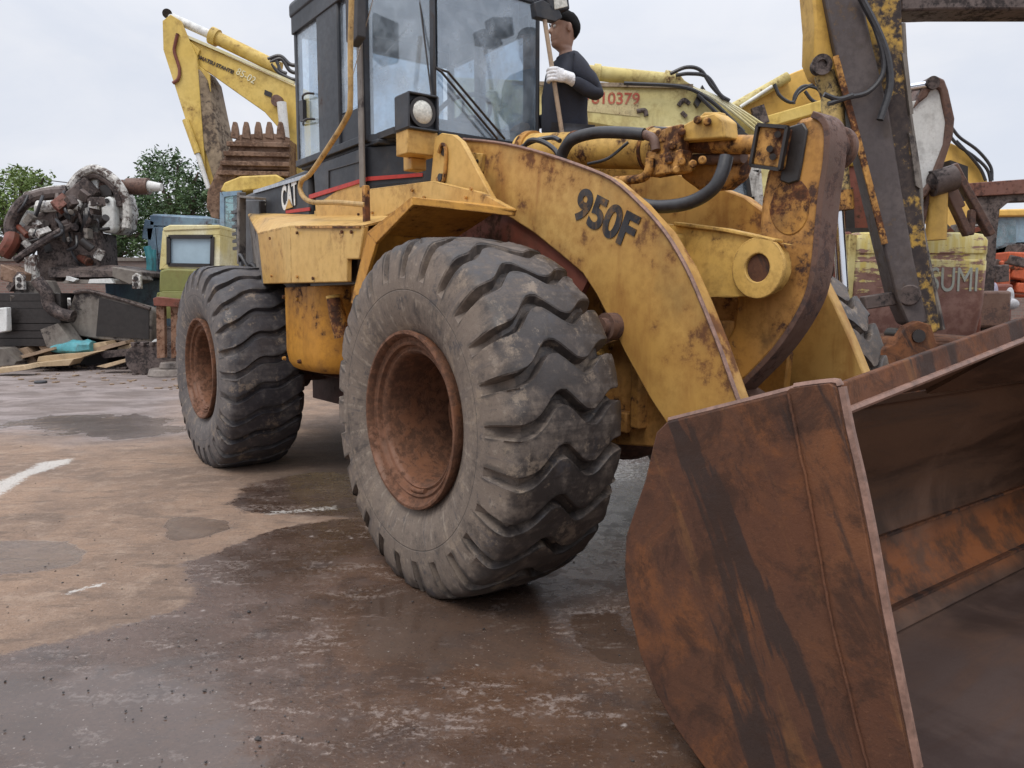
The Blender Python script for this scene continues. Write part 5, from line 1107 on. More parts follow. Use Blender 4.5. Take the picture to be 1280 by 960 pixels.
rad = {'pel': (.14, .115), 'wai': (.135, .105), 'che': (.155, .12), 'nec': .062, 'ne2': .055, 'shl': .062, 'ell': .042, 'wrl': .028, 'shr': .062, 'elr': .042, 'wrr': .028, 'hpl': .09, 'knl': .06, 'anl': .04, 'hpr': .09, 'knr': .06, 'anr': .04}
bv, bf = skinned([J[n] for n in names], [(ix[a], ix[b]) for a, b in E_], [tuple(k * .66 for k in rad[n]) if isinstance(rad[n], tuple) else rad[n] * (.4 if n in ('shl', 'shr', 'hpl', 'hpr', 'ell', 'elr', 'X') else 1) for n in names])
body = MB().add(bv, bf)
HZ = 1.535
HS = .93
lv = [(-.03, .035, -.055, .05), (-.012, .06, -.058, .052), (0, .085, -.058, .05), (.015, .094, -.062, .056), (.035, .092, -.066, .062), (.047, .099, -.07, .064), (.055, .094, -.074, .066), (.063, .100, -.078, .067), (.08, .097, -.085, .07), (.10, .094, -.094, .073), (.118, .088, -.10, .075), (.13, .089, -.102, .076), (.15, .096, -.104, .077), (.175, .090, -.10, .077), (.20, .07, -.088, .070), (.218, .042, -.065, .054), (.23, .0, -.03, .025)]
rg = []
for z, f, b, w in lv:
    f, b, w = f * HS, b * HS, w * HS
    c = (f + b) / 2; h = (f - b) / 2
    rg.append([Vector((.012 + c + h * math.copysign(abs(math.cos(a)) ** .9, math.cos(a)), w * math.copysign(abs(math.sin(a)) ** .85, math.sin(a)), HZ + z * HS)) for a in [2 * math.pi * k / 24 for k in range(24)]])
body.loft(rg)
body.loft([[Vector((.10, -.006, HZ + .128)), Vector((.10, .006, HZ + .128)), Vector((.08, .01, HZ + .13)), Vector((.08, -.01, HZ + .13))], [Vector((.122, -.008, HZ + .10)), Vector((.122, .008, HZ + .10)), Vector((.09, .016, HZ + .10)), Vector((.09, -.016, HZ + .10))], [Vector((.128, -.010, HZ + .088)), Vector((.128, .010, HZ + .088)), Vector((.09, .020, HZ + .086)), Vector((.09, -.020, HZ + .086))], [Vector((.108, -.010, HZ + .080)), Vector((.108, .010, HZ + .080)), Vector((.09, .014, HZ + .08)), Vector((.09, -.014, HZ + .08))]])
for s in (-1, 1): body.ball((.0, s * .081, HZ + .105), .022, 12, 8, (.85, .35, 1.45))
def hand(m, wr, dirv, side, pole=None, sc=1.0):
    wr = Vector(wr); d = Vector(dirv).normalized()
    m.loft([[wr + d * t + Vector((0, math.cos(a) * wy, math.sin(a) * wz)) for a in [2 * math.pi * k / 12 for k in range(12)]] for t, wy, wz in ((-.03, .026, .028), (0, .022, .03), (.03, .02, .04), (.06, .018, .043), (.075, .014, .038))])
    for k in range(4):
        z = .032 - .021 * k; b = wr + d * .065 + Vector((0, 0, z)); ln = (.9, 1, .95, .78)[k]
        if pole is not None:
            c = Vector((pole.x, pole.y, b.z)); R0 = .030; pts = [b] + [c + Vector((math.cos(a) * R0, side * math.sin(a) * R0, -.002 * j)) for j, a in enumerate([R(120), R(75), R(25), R(-25), R(-25 - 45 * ln)])]
        else: pts = [b, b + d * .03 * ln + Vector((0, 0, -.004)), b + d * .055 * ln + Vector((0, -side * .01, -.014)), b + d * .07 * ln + Vector((0, -side * .025, -.026))]
        m.tube(pts, .0105, 8, 4, rf=lambda t: .0118 - .003 * t)
    if pole is not None:
        m.tube([wr + d * .02 + Vector((0, -side * .01, .03)), wr + d * .05 + Vector((0, -side * .03, .035)), Vector((pole.x + .0, pole.y - side * .028, wr.z + .028)), Vector((pole.x + .025, pole.y - side * .012, wr.z + .02))], .011, 8, 4, rf=lambda t: .0145 - .004 * t)
    else: m.tube([wr + d * .015 + Vector((0, -side * .012, .03)), wr + d * .045 + Vector((0, -side * .03, .03)), wr + d * .07 + Vector((0, -side * .035, .02))], .011, 8, 4)
polep = Vector((.155, .215, 1.30))
hl_ = MB(); hand(hl_, (.07, .238, 1.275), (1, 0, .18), 1, polep)
hr_ = MB(); hand(hr_, (.225, -.2, 1.045), (.9, .1, -.4), -1)
body.add(hr_.v, hr_.f); body.add(hl_.v, hl_.f)
bo = body.build('body', skin_m, per); rm_ = bo.modifiers.new('remesh', 'REMESH'); rm_.mode = 'VOXEL'; rm_.voxel_size = .006; rm_.use_smooth_shade = True
# glove over the near hand
gl = MB()
hand(gl, (.07, .238, 1.275), (1, 0, .18), 1, polep)
gl.loft([[Vector((x, .237, z)) + Vector((0, math.cos(a) * r, math.sin(a) * r)) for a in [2 * math.pi * k / 14 for k in range(14)]] for x, z, r in ((.025, 1.258, .040), (.05, 1.268, .036), (.085, 1.278, .034))])
go_ = gl.build('glove', glove_m, per); rm_ = go_.modifiers.new('remesh', 'REMESH'); rm_.mode = 'VOXEL'; rm_.voxel_size = .004; rm_.use_smooth_shade = True; ds = go_.modifiers.new('puff', 'DISPLACE'); ds.strength = .004; ds.mid_level = 0
# sweater
tn = ['pel', 'wai', 'che', 'nec', 'shl', 'ell', 'wrl', 'shr', 'elr', 'wrr']; tx_ = {k: i for i, k in enumerate(tn)}; JJ = dict(J); JJ['pel'] = (0, 0, .87); JJ['nec'] = (-.01, 0, 1.44); JJ['wrl'] = (.035, .235, 1.258)
tr_ = {'pel': (.185, .15), 'wai': (.175, .14), 'che': (.195, .155), 'nec': .08, 'shl': .088, 'ell': .058, 'wrl': .040, 'shr': .088, 'elr': .058, 'wrr': .04}
v, f = skinned([JJ[n] for n in tn], [(tx_[a], tx_[b]) for a, b in E_ if a in tx_ and b in tx_], [tr_[n] for n in tn])
cut = MB().add(v, f)
for i, q_ in enumerate(cut.v):
    n3_ = noise.noise(q_ * 8) * .014 + noise.noise(q_ * Vector((7, 7, 20))) * .012
    cut.v[i] = q_ + Vector((q_.x, q_.y, 0)).normalized() * n3_
cut.build('sweater', cloth_m, per, smooth=60)
MB().tube([Vector((-.012 + math.cos(a) * .066, math.sin(a) * .072, 1.478 - .018 * math.cos(a))) for a in [2 * math.pi * k / 20 for k in range(21)]], .010, 8, 2).build('collar', cloth_m, per)
ln = ['pel', 'hpl', 'knl', 'anl', 'hpr', 'knr', 'anr']; lx_ = {k: i for i, k in enumerate(ln)}; lr = {'pel': (.15, .125), 'hpl': .105, 'knl': .075, 'anl': .06, 'hpr': .105, 'knr': .075, 'anr': .06}
v, f = skinned([J[n] for n in ln], [(lx_[a], lx_[b]) for a, b in E_ if a in lx_ and b in lx_], [lr[n] for n in ln]); MB().add(v, f).build('trousers', trou_m, per, smooth=60)
for s in (1, -1): MB().ball((.05, s * .11, .05), .05, 14, 8, (2.6, 1, 1)).box((.05, s * .11, .012), (.25, .085, .024)).build('shoe', shoe_m, per, .008)
# hair: cap over the skull, short at the nape
hm = MB(); rgs = []
for z, f, b, w in ((.062, -.052, -.086, .058), (.08, -.045, -.098, .071), (.10, -.03, -.112, .079), (.125, -.005, -.118, .084), (.15, .045, -.120, .086), (.163, .088, -.118, .086), (.18, .099, -.113, .084), (.203, .092, -.100, .078), (.228, .062, -.076, .062), (.244, .02, -.045, .035), (.248, .0, -.02, .01)):
    f, b, w, z = f * HS, b * HS, w * HS, z * HS
    c = (f + b) / 2; h = (f - b) / 2; rgs.append([Vector((.012 + c + h * math.cos(a), (w + .001) * math.sin(a), HZ + z + .004 * noise.noise(Vector((a * 4, z * 60, 0))))) for a in [2 * math.pi * k / 28 for k in range(28)]])
hm.loft(rgs).build('hair', hair_m, per, smooth=60)
for s in (-1, 1): MB().ball((.088, s * .033, HZ + .118), .011, 10, 8).build('eye', plain('eye', (.5, .48, .46), .2) if s < 0 else bpy.data.materials['eye'], per)
for s in (-1, 1): MB().bar((.108, s * .015, HZ + .143), (.092, s * .055, HZ + .143), .008, .008).build('eyebrow', hair_m, per)
rot = Matrix.Rotation(R(194), 3, 'Z')
pw = p_loc + rot @ polep
ta, tb_ = W(695, 22, pw.y - .06), W(704, 176, pw.y + .05)
pl = MB().cyl(pw + (pw - tb_).normalized() * .36, tb_ + (tb_ - pw).normalized() * .9, .0145, .0165, 12).build('pole', painted('worn pole', (.36, .27, .19), .3, 8, rust=(.1, .08, .08), rust2=(.06, .05, .06), seed=50), None); tag(pl, 'long thin wooden pole held upright in the white glove', 'pole')
# platform he stands on, far side of the loader
MB().box((-1.18, .84, 1.515), (.75, .62, .05)).box((-1.18, 1.1, 1.3), (.6, .05, .4)).build('step_platform', M['body'], loader, .006)

# ================================================================== BACKGROUND, RIGHT
streaky = None
def stripey(name):
    m, t = nt(name); q = N(t); tc = q.n('ShaderNodeTexCoord').outputs['Object']; sp = q.n('ShaderNodeSeparateXYZ'); q.lk(tc, sp.inputs[0])
    a = q.noise(q.map(tc, (1.2, 1.2, 9)), 1.8, 8, .7); b = q.noise(tc, 7, 8, .7); v = q.noise(q.map(tc, (6, 6, .8)), 2, 6, .6)
    h = q.ss(sp.outputs[2], .95, 2.1, .18, -.045)
    k = q.m('ADD', q.m('ADD', q.m('MULTIPLY', a, .6), q.m('MULTIPLY', b, .4)), h)
    c = q.mix(q.ss(v, .4, .6), (.56, .45, .13), (.60, .54, .27)); c = q.mix(q.ss(k, .49, .54), c, q.mix(q.ss(b, .4, .6), (.17, .08, .065), (.25, .14, .115)))
    q.out(c, .65, q.bump(b, .3, .006)); return m
SM = stripey('striped worn yellow'); letg = painted('faded letters', (.33, .36, .33), .22, 7, rust=(.5, .42, .15), rust2=(.2, .11, .09), seed=51)
# ---- near excavator with dark stick
D = 6.6
na = thing('excavator', 'near excavator whose dark greasy stick hangs down behind the loader bucket', 'excavator', (W(1160, 378, D).x, D, 0), group='excavators parked in the yard')
stk = slab([(1026, -30), (1072, -30), (1092, 60), (1112, 140), (1128, 240), (1142, 320), (1160, 402), (1148, 410), (1134, 405), (1120, 372), (1102, 300), (1076, 190), (1048, 80)], D, (.05, .30, 0))
sk = stk.build('stick', painted('greasy grey', (.075, .062, .062), .35, 2.2, col2=(.11, .09, .085), rust=(.05, .04, .04), rust2=(.13, .09, .06), dirt=.5, seed=52, streak=.4), na, .02)
slab([(1069, -30), (1126, -30), (1128, 40), (1134, 130), (1150, 240), (1160, 320), (1176, 412), (1164, 418), (1152, 400), (1138, 320), (1124, 240), (1108, 140), (1088, 60)], D + .02, (.06, .34, 0)).build('stick_side', painted('oily yellow', (.48, .29, .045), .62, 2.0, rust=(.06, .045, .04), rust2=(.035, .028, .028), dirt=.85, dirtcol=(.035, .028, .028), seed=53, streak=.8), sk, .012)
for a, b, w in (((1044, 70), (1078, 196), .018), ((1078, 196), (1106, 305), .018)): MB().bar(W(*a, D - .01), W(*b, D - .01), w, .05).build('flange', M['rustyel'], sk)
MB().tube([W(1127, 30, D + .1), W(1133, 125, D + .1), W(1148, 230, D + .1), W(1152, 290, D + .1), W(1177, 412, D + .1)], .03, 6).build('grease_pipe', M['greyplate'], sk)
slab([(1128, 66), (1134, 68), (1142, 142), (1138, 144)], D, (0, .06, 0)).build('guard_strip', M['greyplate'], sk); slab([(1136, 165), (1142, 170), (1151, 236), (1145, 232)], D, (0, .06, 0)).build('guard_strip', M['greyplate'], sk)
slab([(1014, -30), (1027, -30), (1040, 55), (1056, 110), (1053, 124), (1042, 98), (1026, 90), (1018, 70), (1019, 30)], D + .1, (0, .3, 0)).build('boom', M['yelor'], na, .02)
pc = W(1027, 81, D + .05); MB().cyl(pc, pc + Vector((0, .08, 0)), .07).ring(pc + Vector((0, -.02, 0)), pc, .085, .04).build('pin', M['burnt2'], na)
cy = MB().cyl(W(1030, 92, D + .15), W(1042, 128, D + .15), .085, n=16).cyl(W(1040, 120, D + .15), W(1047, 262, D + .15), .09, .115, 20).build('cylinder', painted('chipped yellow', (.50, .36, .13), .45, 5, rust=(.10, .075, .06), rust2=(.06, .05, .045), seed=54), na)
MB().cyl(W(1046, 240, D + .15), W(1048, 264, D + .15), .13).build('gland', M['rustyel'], cy); MB().cyl(W(1047, 262, D + .15), W(1053, 360, D + .15), .05, n=16).build('rod', M['chrome'], cy)
for r_, pts in ((.02, [(1035, 130), (1060, 122), (1085, 115), (1102, 95), (1104, 70), (1092, 30), (1080, 0)]), (.022, [(1030, 118), (1048, 124), (1066, 119)]), (.03, [(1075, -5), (1098, 40), (1110, 75), (1112, 110), (1100, 150)])): MB().tube([W(x, y, D - .06) for x, y in pts], r_, 8).build('hose', M['hose'], na)
slab([(1122, -60), (1560, -60), (1640, 20), (1760, 330), (1700, 340), (1580, 60), (1500, 12), (1180, 12), (1126, 14)], D + .1, (0, .3, 0)).build('boom_beam', M['burnt2'], na, .02)
MB().bar(W(1078, 379, D + .1), W(1142, 369, D + .1), .1, .115).cyl(W(1137, 369, D - .03), W(1137, 369, D + .3), .09).build('bucket_link', M['burnt2'], na, .01)
slab([(1096, 440), (1118, 430), (1132, 408), (1148, 401), (1164, 406), (1171, 428), (1220, 430), (1230, 470), (1100, 480)], D - .12, (0, .1, 0)).build('bucket_ear', M['bucket'], na, .01)
pc = W(1149, 420, D - .14); MB().cyl(pc, pc + Vector((0, .5, 0)), .055).build('pin', M['dark'], na)
gx0 = W(1160, 420, D); MB().prism([(gx0.x - .35, D - .1, 1.0), (gx0.x + .5, D - .1, 1.0), (gx0.x + .75, D - .1, .5), (gx0.x + .4, D - .1, .03), (gx0.x - .4, D - .1, .03), (gx0.x - .6, D - .1, .5)], (0, 1.0, 0)).build('digging_bucket', M['bucket'], na, .03)
MB().box((W(1720, 330, D).x, D + .8, 1.35), (2.2, 2.2, .9)).build('upper_body', M['yelor'], na, .05); track(na, (W(1720, 330, D).x, D, 0), 3.0, .8, .5); track(na, (W(1720, 330, D).x, D + 1.8, 0), 3.0, .8, .5)
# ---- excavator with the striped counterweight
D = 8.6
cwx = thing('excavator', 'worn excavator with brown cab, its pale yellow rear body scraped to brown with faded letters', 'excavator', (W(1150, 378, D).x, D, 0), group='excavators parked in the yard')
cx0, cx1 = W(1062, 300, D).x, W(1243, 300, D).x
rgs = []
for y, ins, dd in ((289, .10, .12), (292, .03, .03), (300, .0, 0), (316, 0, 0), (318, .0, .015), (324, .0, .015), (326, 0, 0), (380, .01, .0), (425, .06, .04), (436, .12, .1)):
    z = W(1150, y, D).z; pts = []; r = .16
    for k in range(7): a = R(180 + 90 * k / 6); pts.append(Vector((cx0 + ins + r + r * math.cos(a), D + dd + r + r * math.sin(a), z)))
    for k in range(7): a = R(270 + 90 * k / 6); pts.append(Vector((cx1 - ins - r + r * math.cos(a), D + dd + r + r * math.sin(a), z)))
    pts += [Vector((cx1 - ins, D + 1.0, z)), Vector((cx0 + ins, D + 1.0, z))]; rgs.append(pts)
cw = MB().loft(rgs).build('counterweight', SM, cwx, 0)
p0 = W(1164, 363, D - .006); text('SUMI', 'lettering', letg, cw, W(1161, 364, D - .006), (1, 0, 0), (0, 0, 1), .38, xs=.66, bold=0, thick=.008)
slab([(1030, 291), (1066, 289), (1068, 440), (1024, 440)], D + .1, (0, .6, 0)).build('side_body', M['brown'], cwx, .03)
slab([(1062, 292), (1072, 294), (1062, 420), (1055, 425)], D - .02, (0, .2, 0)).build('corner_strip', M['yelpale'], cwx, .01)
slab([(1052, 206), (1112, 204), (1120, 290), (1052, 290)], D + .8, (0, 1, 0)).build('cab', M['brown'], cwx, .04); cb_ = child(cwx, 'cab')
slab([(1048, 166), (1090, 164), (1094, 205), (1050, 208)], D + .75, (0, 1.1, 0)).build('roof', M['yelbg'], cb_, .04)
slab([(1056, 236), (1066, 234), (1069, 290), (1058, 290)], D + .78, (0, .04, 0)).prism(pt3([(1080, 222), (1100, 222), (1104, 262), (1082, 262)], D + .78), (0, .04, 0)).build('window_pane', M['dark'], cb_)
slab([(1020, 286), (1110, 284), (1110, 290), (1020, 293)], D + .2, (0, .6, 0)).build('deck', M['dark'], cwx)
MB().box((W(1150, 378, D).x, D + 1.6, 1.05), (2.4, 1.6, .6)).build('upper_body', M['brown'], cwx, .04)
track(cwx, (W(1150, 378, D).x, D + .6, 0), 2.8, .7, .45); track(cwx, (W(1150, 378, D).x, D + 2.6, 0), 2.8, .7, .45)
for k in range(9): 
    x = 1160 + k * 8; MB().box(W(x, 289 - (k % 3), D + .2), (.12, .14, .05), Matrix.Rotation(k * 1.3, 3, 'Y')).build('loose_plate', M['brown'] if k % 2 else M['greyplate'], cwx)
# ---- white dipper excavator
D = 8.0
wd_ = thing('excavator', 'excavator with a white triangular stick and brown steel links, right of the dark stick', 'excavator', (W(1200, 378, D + 2).x, D + 2.2, 0), group='excavators parked in the yard')
ws = slab([(1134, 128), (1150, 124), (1163, 112), (1170, 104), (1178, 108), (1186, 150), (1183, 180), (1160, 232), (1146, 246), (1140, 200)], D, (.02, .25, 0)).build('stick', M['white'], wd_, .015)
slab([(1154, 106), (1160, 97), (1172, 95), (1181, 99), (1186, 112), (1194, 148), (1192, 170), (1182, 200), (1178, 216), (1158, 246), (1146, 248), (1162, 226), (1180, 180), (1183, 152), (1175, 112), (1166, 108), (1160, 120), (1150, 128), (1142, 136)], D - .03, (.03, .3, 0)).build('flange', M['purple'], ws, .02)
pc = W(1167, 103, D - .06); MB().cyl(pc, pc + Vector((0, .4, 0)), .065).build('pin', M['burnt2'], ws); MB().cyl(W(1130, 111, D), W(1160, 106, D), .04).build('rod', M['chrome'], ws)
for a, b, r_ in (((1190, 206), (1238, 294), .10), ((1182, 234), (1210, 294), .10), ((1168, 222), (1190, 214), .12), ((1215, 262), (1212, 294), .08), ((1160, 240), (1150, 292), .06), ((1178, 212), (1200, 260), .10)):
    MB().bar(W(*a, D + .1), W(*b, D + .1), r_, r_ * .8).build('link', M['purple'], wd_, .015)
MB().cyl(W(1172, 222, D + .1), W(1170, 300, D + .1), .10).build('cylinder', M['yelor'], wd_); MB().ball(W(1172, 226, D), .12, 14, 8, (1, 1, 1)).cyl(W(1164, 230, D), W(1192, 222, D), .13).build('joint', M['burnt2'], wd_)
slab([(1188, 200), (1210, 208), (1210, 250), (1192, 256)], D + .4, (0, .2, 0)).build('gusset', M['dark'], wd_)
MB().box((W(1160, 378, D + 3.2).x, D + 3.2, 1.2), (1.4, 1.6, .5)).build('upper_body', M['purple'], wd_, .04); track(wd_, (W(1170, 378, D + 2).x, D + 3.0, 0), 2.6, .7, .45)
# ---- arc boom and gantry at the far right
D = 13
ab = thing('excavator', 'yellow excavator with a rounded boom top and looping hoses behind the rusty gantry', 'excavator', (W(1210, 378, D).x, D, 0), group='excavators parked in the yard')
slab([(1150, 240), (1165, 200), (1188, 178), (1205, 186), (1222, 202), (1234, 224), (1242, 250), (1244, 330), (1200, 330)], D, (.05, .45, 0)).build('boom', M['yelor'], ab, .02)
for pts in ([(1186, 168), (1198, 182), (1218, 196), (1234, 212), (1239, 232)], [(1190, 160), (1200, 172), (1222, 188), (1238, 208), (1240, 226)], [(1195, 176), (1212, 194), (1226, 212), (1232, 226)]): MB().tube([W(x, y, D - .1) for x, y in pts], .025, 7).build('hose', M['hose'], ab)
MB().box((W(1190, 378, D).x, D + .8, 1.2), (1.8, 2.0, .8)).build('upper_body', M['brown'], ab, .05); track(ab, (W(1215, 378, D).x, D, 0), 3.0, .8, .5)
D = 10.5
gt = thing('steel_gantry', 'rusty brown steel beam on a dark post at the right edge', 'gantry', (W(1240, 378, D).x, D, 0))
slab([(1208, 229), (1320, 221), (1320, 240), (1210, 246)], D, (0, .3, 0)).build('beam', M['beam'], gt, .01)
slab([(1218, 246), (1320, 240), (1320, 250), (1262, 252), (1250, 262), (1246, 300), (1240, 436), (1226, 436), (1228, 300), (1226, 260)], D + .05, (0, .2, 0)).build('post', M['burnt2'], gt, .01)
MB().box((W(1233, 378, D).x, D + .15, .35), (.18, .2, .7)).build('post_foot', M['burnt2'], gt)
D = 14
oe = thing('excavator', 'orange machine with blue grey cab window at the right edge', 'excavator', (W(1265, 378, D).x, D, 0), group='excavators parked in the yard')
cb_ = slab([(1236, 270), (1310, 268), (1310, 330), (1240, 330)], D, (0, 1.2, 0)).build('cab', M['blue'], oe, .03)
slab([(1234, 262), (1310, 260), (1310, 270), (1236, 271)], D - .1, (0, 1.4, 0)).build('roof', M['yelor'], cb_, .03)
slab([(1242, 276), (1270, 275), (1270, 304), (1246, 312)], D - .02, (0, .02, 0)).build('window_pane', M['glass2'], cb_)
for k in range(14):
    r_ = random.Random(k + 60); MB().box(W(1240 + r_.random() * 52, 312 + r_.random() * 52, D - .2 - r_.random() * .3), (r_.uniform(.15, .5), .4, r_.uniform(.15, .45)), Matrix.Rotation(r_.uniform(-.4, .4), 3, 'Y')).build('engine_part', M['orange'] if k % 3 else M['burnt2'], oe, .03)
slab([(1238, 310), (1258, 300), (1310, 298), (1310, 372), (1238, 372)], D, (0, .8, 0)).build('body', M['orange'], oe, .05)
track(oe, (W(1290, 378, D).x, D - .4, 0), 3.2, .8, .5, mat=M['dark'])
for k, (x, y) in enumerate(((1242, 366), (1262, 372))):
    o = MB().ball(W(x, y, 12.2), .11, 12, 8, (.6, .5, 1.5)).ball(W(x + 2, y + 8, 12.1), .11, 12, 8, (1.1, .7, .8)).ball(W(x - 2, y + 6, 12.1), .08, 12, 8, (.8, .7, 1.2)).build('bundle', plain('pale cloth', (.35, .33, .42), .8) if k == 0 else plain('grey cloth', (.42, .42, .44), .9), None, .0)
    tag(o, ['small mauve cloth bundle at the right, under the orange machine', 'small white cloth bundle at the right, under the orange machine'][k], 'bundle')
    MB().box((W(x, y, 12.2).x, 12.2, W(x, y + 8, 12.2).z / 2), (.5, .4, W(x, y + 8, 12.2).z)).build('support_crate', M['burnt2'], o) if False else None
o = slab([(1238, 384), (1262, 380), (1262, 402), (1240, 410)], 11.5, (0, .2, 0)).build('metal_box', M['greyplate'], None, .02); tag(o, 'small grey metal box at the right behind the bucket lip', 'box')
# ---- white excavator cab in the middle
D = 10.5
we = thing('excavator', 'white excavator cab with a grey window seen between lift arm and tilt lever', 'excavator', (W(915, 378, D).x, D, 0), group='excavators parked in the yard')
cb_ = MB()
for p in ([(878, 206), (890, 196), (945, 192), (952, 200), (950, 218), (936, 214), (905, 216), (890, 222)], [(933, 212), (952, 210), (956, 262), (938, 262)], [(878, 206), (892, 218), (892, 262), (878, 262)], [(885, 244), (945, 244), (945, 262), (885, 262)]): cb_.prism(pt3(p, D), (0, .8, 0))
cb_ = cb_.build('cab', M['burnt'], we, .02); slab([(890, 216), (936, 214), (938, 246), (890, 246)], D + .05, (0, .02, 0)).build('window_pane', glassmat('grey glass', (.3, .36, .42), .4, .3), cb_)
fr3 = MB(); 
for a, b in (((903, 218), (933, 217)), ((933, 217), (937, 246)), ((903, 218), (900, 246))): fr3.bar(W(*a, D - .01), W(*b, D - .01), .05, .05)
fr3.build('window_seal', M['dark'], cb_)
MB().box((W(915, 378, D).x, D + .9, 1.6), (1.6, 1.6, 1.6)).build('upper_body', M['white'], we, .05); track(we, (W(915, 378, D).x, D + .6, 0), 2.6, .8, .45)
# ---- pale yellow boom with the red number
D = 12.5
pe = thing('excavator', 'pale yellow excavator boom with red painted number, right of the man', 'excavator', (W(800, 378, D).x, D, 0), group='excavators parked in the yard')
bm_ = slab([(640, 108), (740, 106), (800, 108), (866, 111), (890, 122), (930, 150), (965, 176), (985, 260), (950, 270), (925, 195), (895, 190), (865, 184), (830, 172), (790, 163), (740, 154), (640, 142)], D, (.0, .5, 0)).build('boom', M['yelpale'], pe, .02)
MB().bar(W(640, 104, D - .02), W(866, 108, D - .02), .05, .06).build('flange', M['greyarm'], bm_)
slab([(732, 112), (798, 113), (800, 146), (732, 139)], D - .01, (0, .012, 0)).build('number_plate', painted('pale plate', (.50, .42, .22), .25, 6, seed=56), bm_)
p0 = W(729, 129, D - .016); text('7810379', 'lettering', painted('red number', (.36, .07, .04), .25, 8, rust=(.5, .42, .2), rust2=(.45, .38, .18), seed=57), bm_, p0, W(795, 130.5, D - .016) - p0, (0, 0, 1), .25, xs=1.02, bold=.004)
for pts in ([(796, 139), (806, 138), (808, 145)], [(848, 132), (855, 125), (862, 130)], [(852, 140), (858, 146)]): MB().tube([W(x, y, D - .02) for x, y in pts], .035, 8).build('bracket', M['burnt2'], bm_)
slab([(878, 106), (884, 116), (872, 134), (868, 128)], D - .1, (0, .1, 0)).build('letter_patch', M['dark'], bm_)
cy = MB().cyl(W(690, 86, D + .1), W(838, 101, D + .1), .115, n=18).cyl(W(742, 91, D + .1), W(750, 92, D + .1), .14).cyl(W(830, 100, D + .1), W(842, 102, D + .1), .15).build('cylinder', M['yelpale'], pe)
slab([(838, 94), (846, 88), (856, 100), (872, 110), (836, 111)], D + .0, (0, .3, 0)).build('lug', M['yelpale'], pe, .02)
for pts in ([(838, 92), (858, 84), (876, 88), (890, 108), (905, 124)], [(845, 94), (862, 92), (884, 96), (900, 118), (912, 126)], [(780, 104), (850, 108), (880, 120), (905, 140), (930, 165)], [(872, 118), (900, 146), (918, 170)]): MB().tube([W(x, y, D - .15) for x, y in pts], .03, 7).build('hose', M['hose'], pe)
for k in range(4): MB().tube([W(866 + 4 * k, 110 + k, D - .1), W(900 + 5 * k, 128 + k, D - .12), W(950 + 3 * k, 168 - 3 * k, D - .1)], .022, 6).build('grease_pipe', M['creamyel'], pe)
slab([(896, 170), (925, 160), (940, 172), (930, 186)], D - .2, (0, .2, 0)).build('clamp_block', M['dark'], pe)
MB().box((W(860, 378, D).x + .3, D + 1.0, 1.4), (2.6, 2.2, 1.1)).build('upper_body', M['yelpale'], pe, .05); track(pe, (W(860, 378, D).x, D, 0), 3.2, .8, .5); track(pe, (W(860, 378, D).x, D + 2, 0), 3.2, .8, .5)
slab([(560, 96), (650, 100), (660, 142), (630, 160), (640, 430), (610, 430), (575, 180), (560, 150)], 12.55, (0, .4, 0)).build('stick', M['yelpale'], pe, .02)
# ---- orange yellow boom
D = 14
oy = thing('excavator', 'orange yellow excavator boom and cylinder rising behind the tilt lever', 'excavator', (W(990, 378, D).x, D, 0), group='excavators parked in the yard')
bm_ = slab([(896, 148), (925, 126), (950, 110), (978, 96), (1008, 84), (1040, 82), (1080, 100), (1110, 180), (1100, 330), (1060, 330), (1060, 200), (1040, 160), (960, 160), (930, 168)], D, (0, .5, 0)).build('boom', M['yelor'], oy, .02)
MB().bar(W(935, 160, D - .15), W(1045, 128, D - .15), .2, .2).build('cylinder', M['yelbg'], oy, .02)
MB().cyl(W(915, 136, D - .1), W(985, 96, D - .1), .09).build('cylinder', M['yelpale'], oy); MB().cyl(W(925, 134, D - .2), W(965, 108, D - .2), .03).build('rod', M['white'], oy)
for pts in ([(968, 105), (975, 120), (990, 128), (998, 116), (1010, 108), (1026, 102)], [(992, 130), (994, 118), (1004, 108), (1020, 110), (1028, 118)], [(1006, 114), (1016, 126), (1030, 130)]): MB().tube([W(x, y, D - .2) for x, y in pts], .03, 7).build('hose', M['hose'], oy)
slab([(940, 135), (955, 130), (962, 152), (945, 158)], D - .3, (0, .1, 0)).build('bracket', M['burnt2'], oy)
slab([(1050, 150), (1072, 150), (1072, 170), (1050, 168)], D - .05, (0, .1, 0)).build('panel', M['white'], oy)
MB().box((W(1060, 378, D).x, D + 1.0, 1.5), (2.6, 2.2, 1.2)).build('upper_body', M['yelor'], oy, .05); track(oy, (W(1060, 378, D).x, D, 0), 3.2, .8, .5)
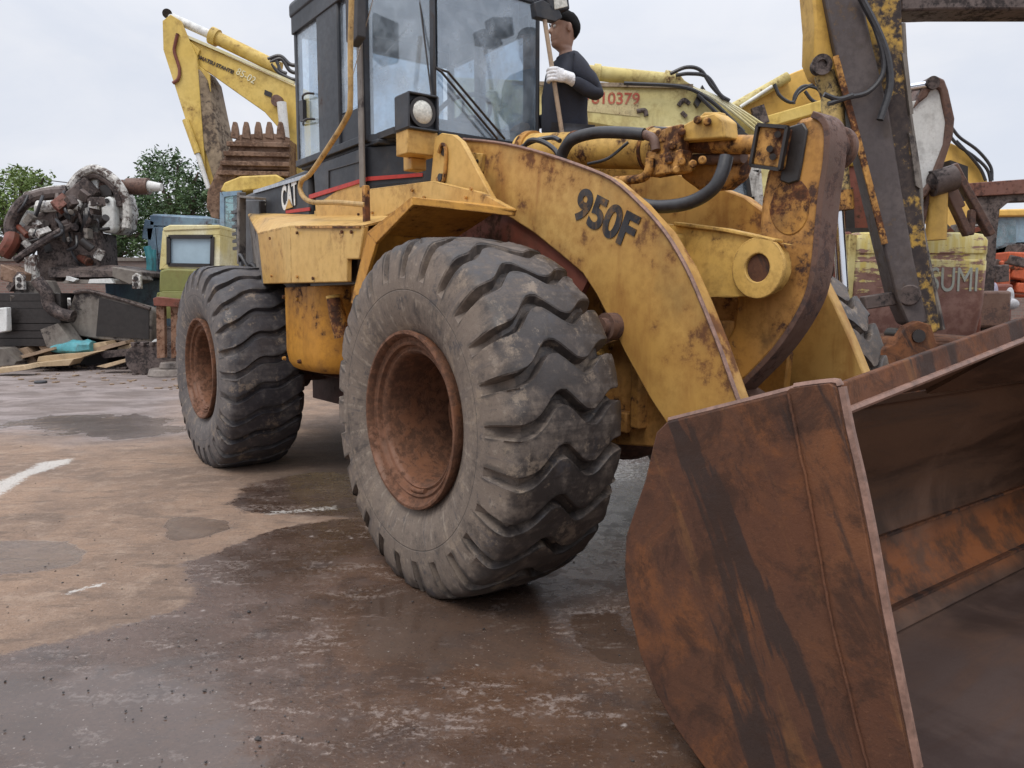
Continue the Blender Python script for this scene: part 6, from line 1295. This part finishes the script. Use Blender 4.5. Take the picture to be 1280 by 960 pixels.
# ================================================================== CAMERA, LIGHT, WORLD
cam_d = bpy.data.cameras.new('camera'); cam = bpy.data.objects.new('camera', cam_d); COL.objects.link(cam)
cam.location = (0, 0, H); cam.rotation_euler = (math.pi / 2 - PT, 0, 0); cam_d.sensor_width = 36; cam_d.lens = 36 * FP / 1280; cam_d.clip_end = 2000; cam_d.clip_start = .05
scene.camera = cam
EL, AZ = R(58), R(-150)          # sun high behind the camera's left shoulder, veiled
w = bpy.data.worlds.new('World'); scene.world = w; w.use_nodes = True; t = w.node_tree; t.nodes.clear(); q = N(t)
sky = q.n('ShaderNodeTexSky', sky_type='NISHITA'); sky.sun_disc = False; sky.sun_elevation = EL; sky.sun_rotation = AZ; sky.air_density = 1; sky.dust_density = 3
g = q.n('ShaderNodeTexCoord').outputs['Generated']; sx = q.n('ShaderNodeSeparateXYZ'); q.lk(g, sx.inputs[0])
cl = q.noise(q.map(g, (1, 1, 3.2)), 2.2, 6, .55, .5)
zen = q.ss(sx.outputs[2], .25, .95, 1.0, 2.3)
cloud = q.mix(q.ss(cl, .32, .66), (7.1, 7.5, 8.4), (8.3, 8.45, 8.95))
vm = q.n('ShaderNodeVectorMath', operation='SCALE'); q.lk(cloud, vm.inputs[0]); q.lk(zen, vm.inputs['Scale'])
mx = q.mix(.93, sky.outputs[0], vm.outputs[0])
bg = q.n('ShaderNodeBackground'); q.lk(mx, bg.inputs[0]); bg.inputs[1].default_value = .1
wo = q.n('ShaderNodeOutputWorld'); q.lk(bg.outputs[0], wo.inputs[0])
sd = bpy.data.lights.new('sun', 'SUN'); sd.energy = 1.35; sd.angle = R(25); sd.color = (1, .93, .82)
so = bpy.data.objects.new('sun', sd); COL.objects.link(so)
dirv = Vector((math.sin(AZ) * math.cos(EL), math.cos(AZ) * math.cos(EL), math.sin(EL)))
so.rotation_euler = dirv.to_track_quat('Z', 'Y').to_euler()
scene.render.engine = 'CYCLES'
vs = scene.view_settings; vs.view_transform = 'Standard'; vs.look = 'None'; vs.gamma = 1; vs.exposure = 0.10; vs.use_curve_mapping = False
scene.cycles.max_bounces = 8; scene.cycles.transparent_max_bounces = 16
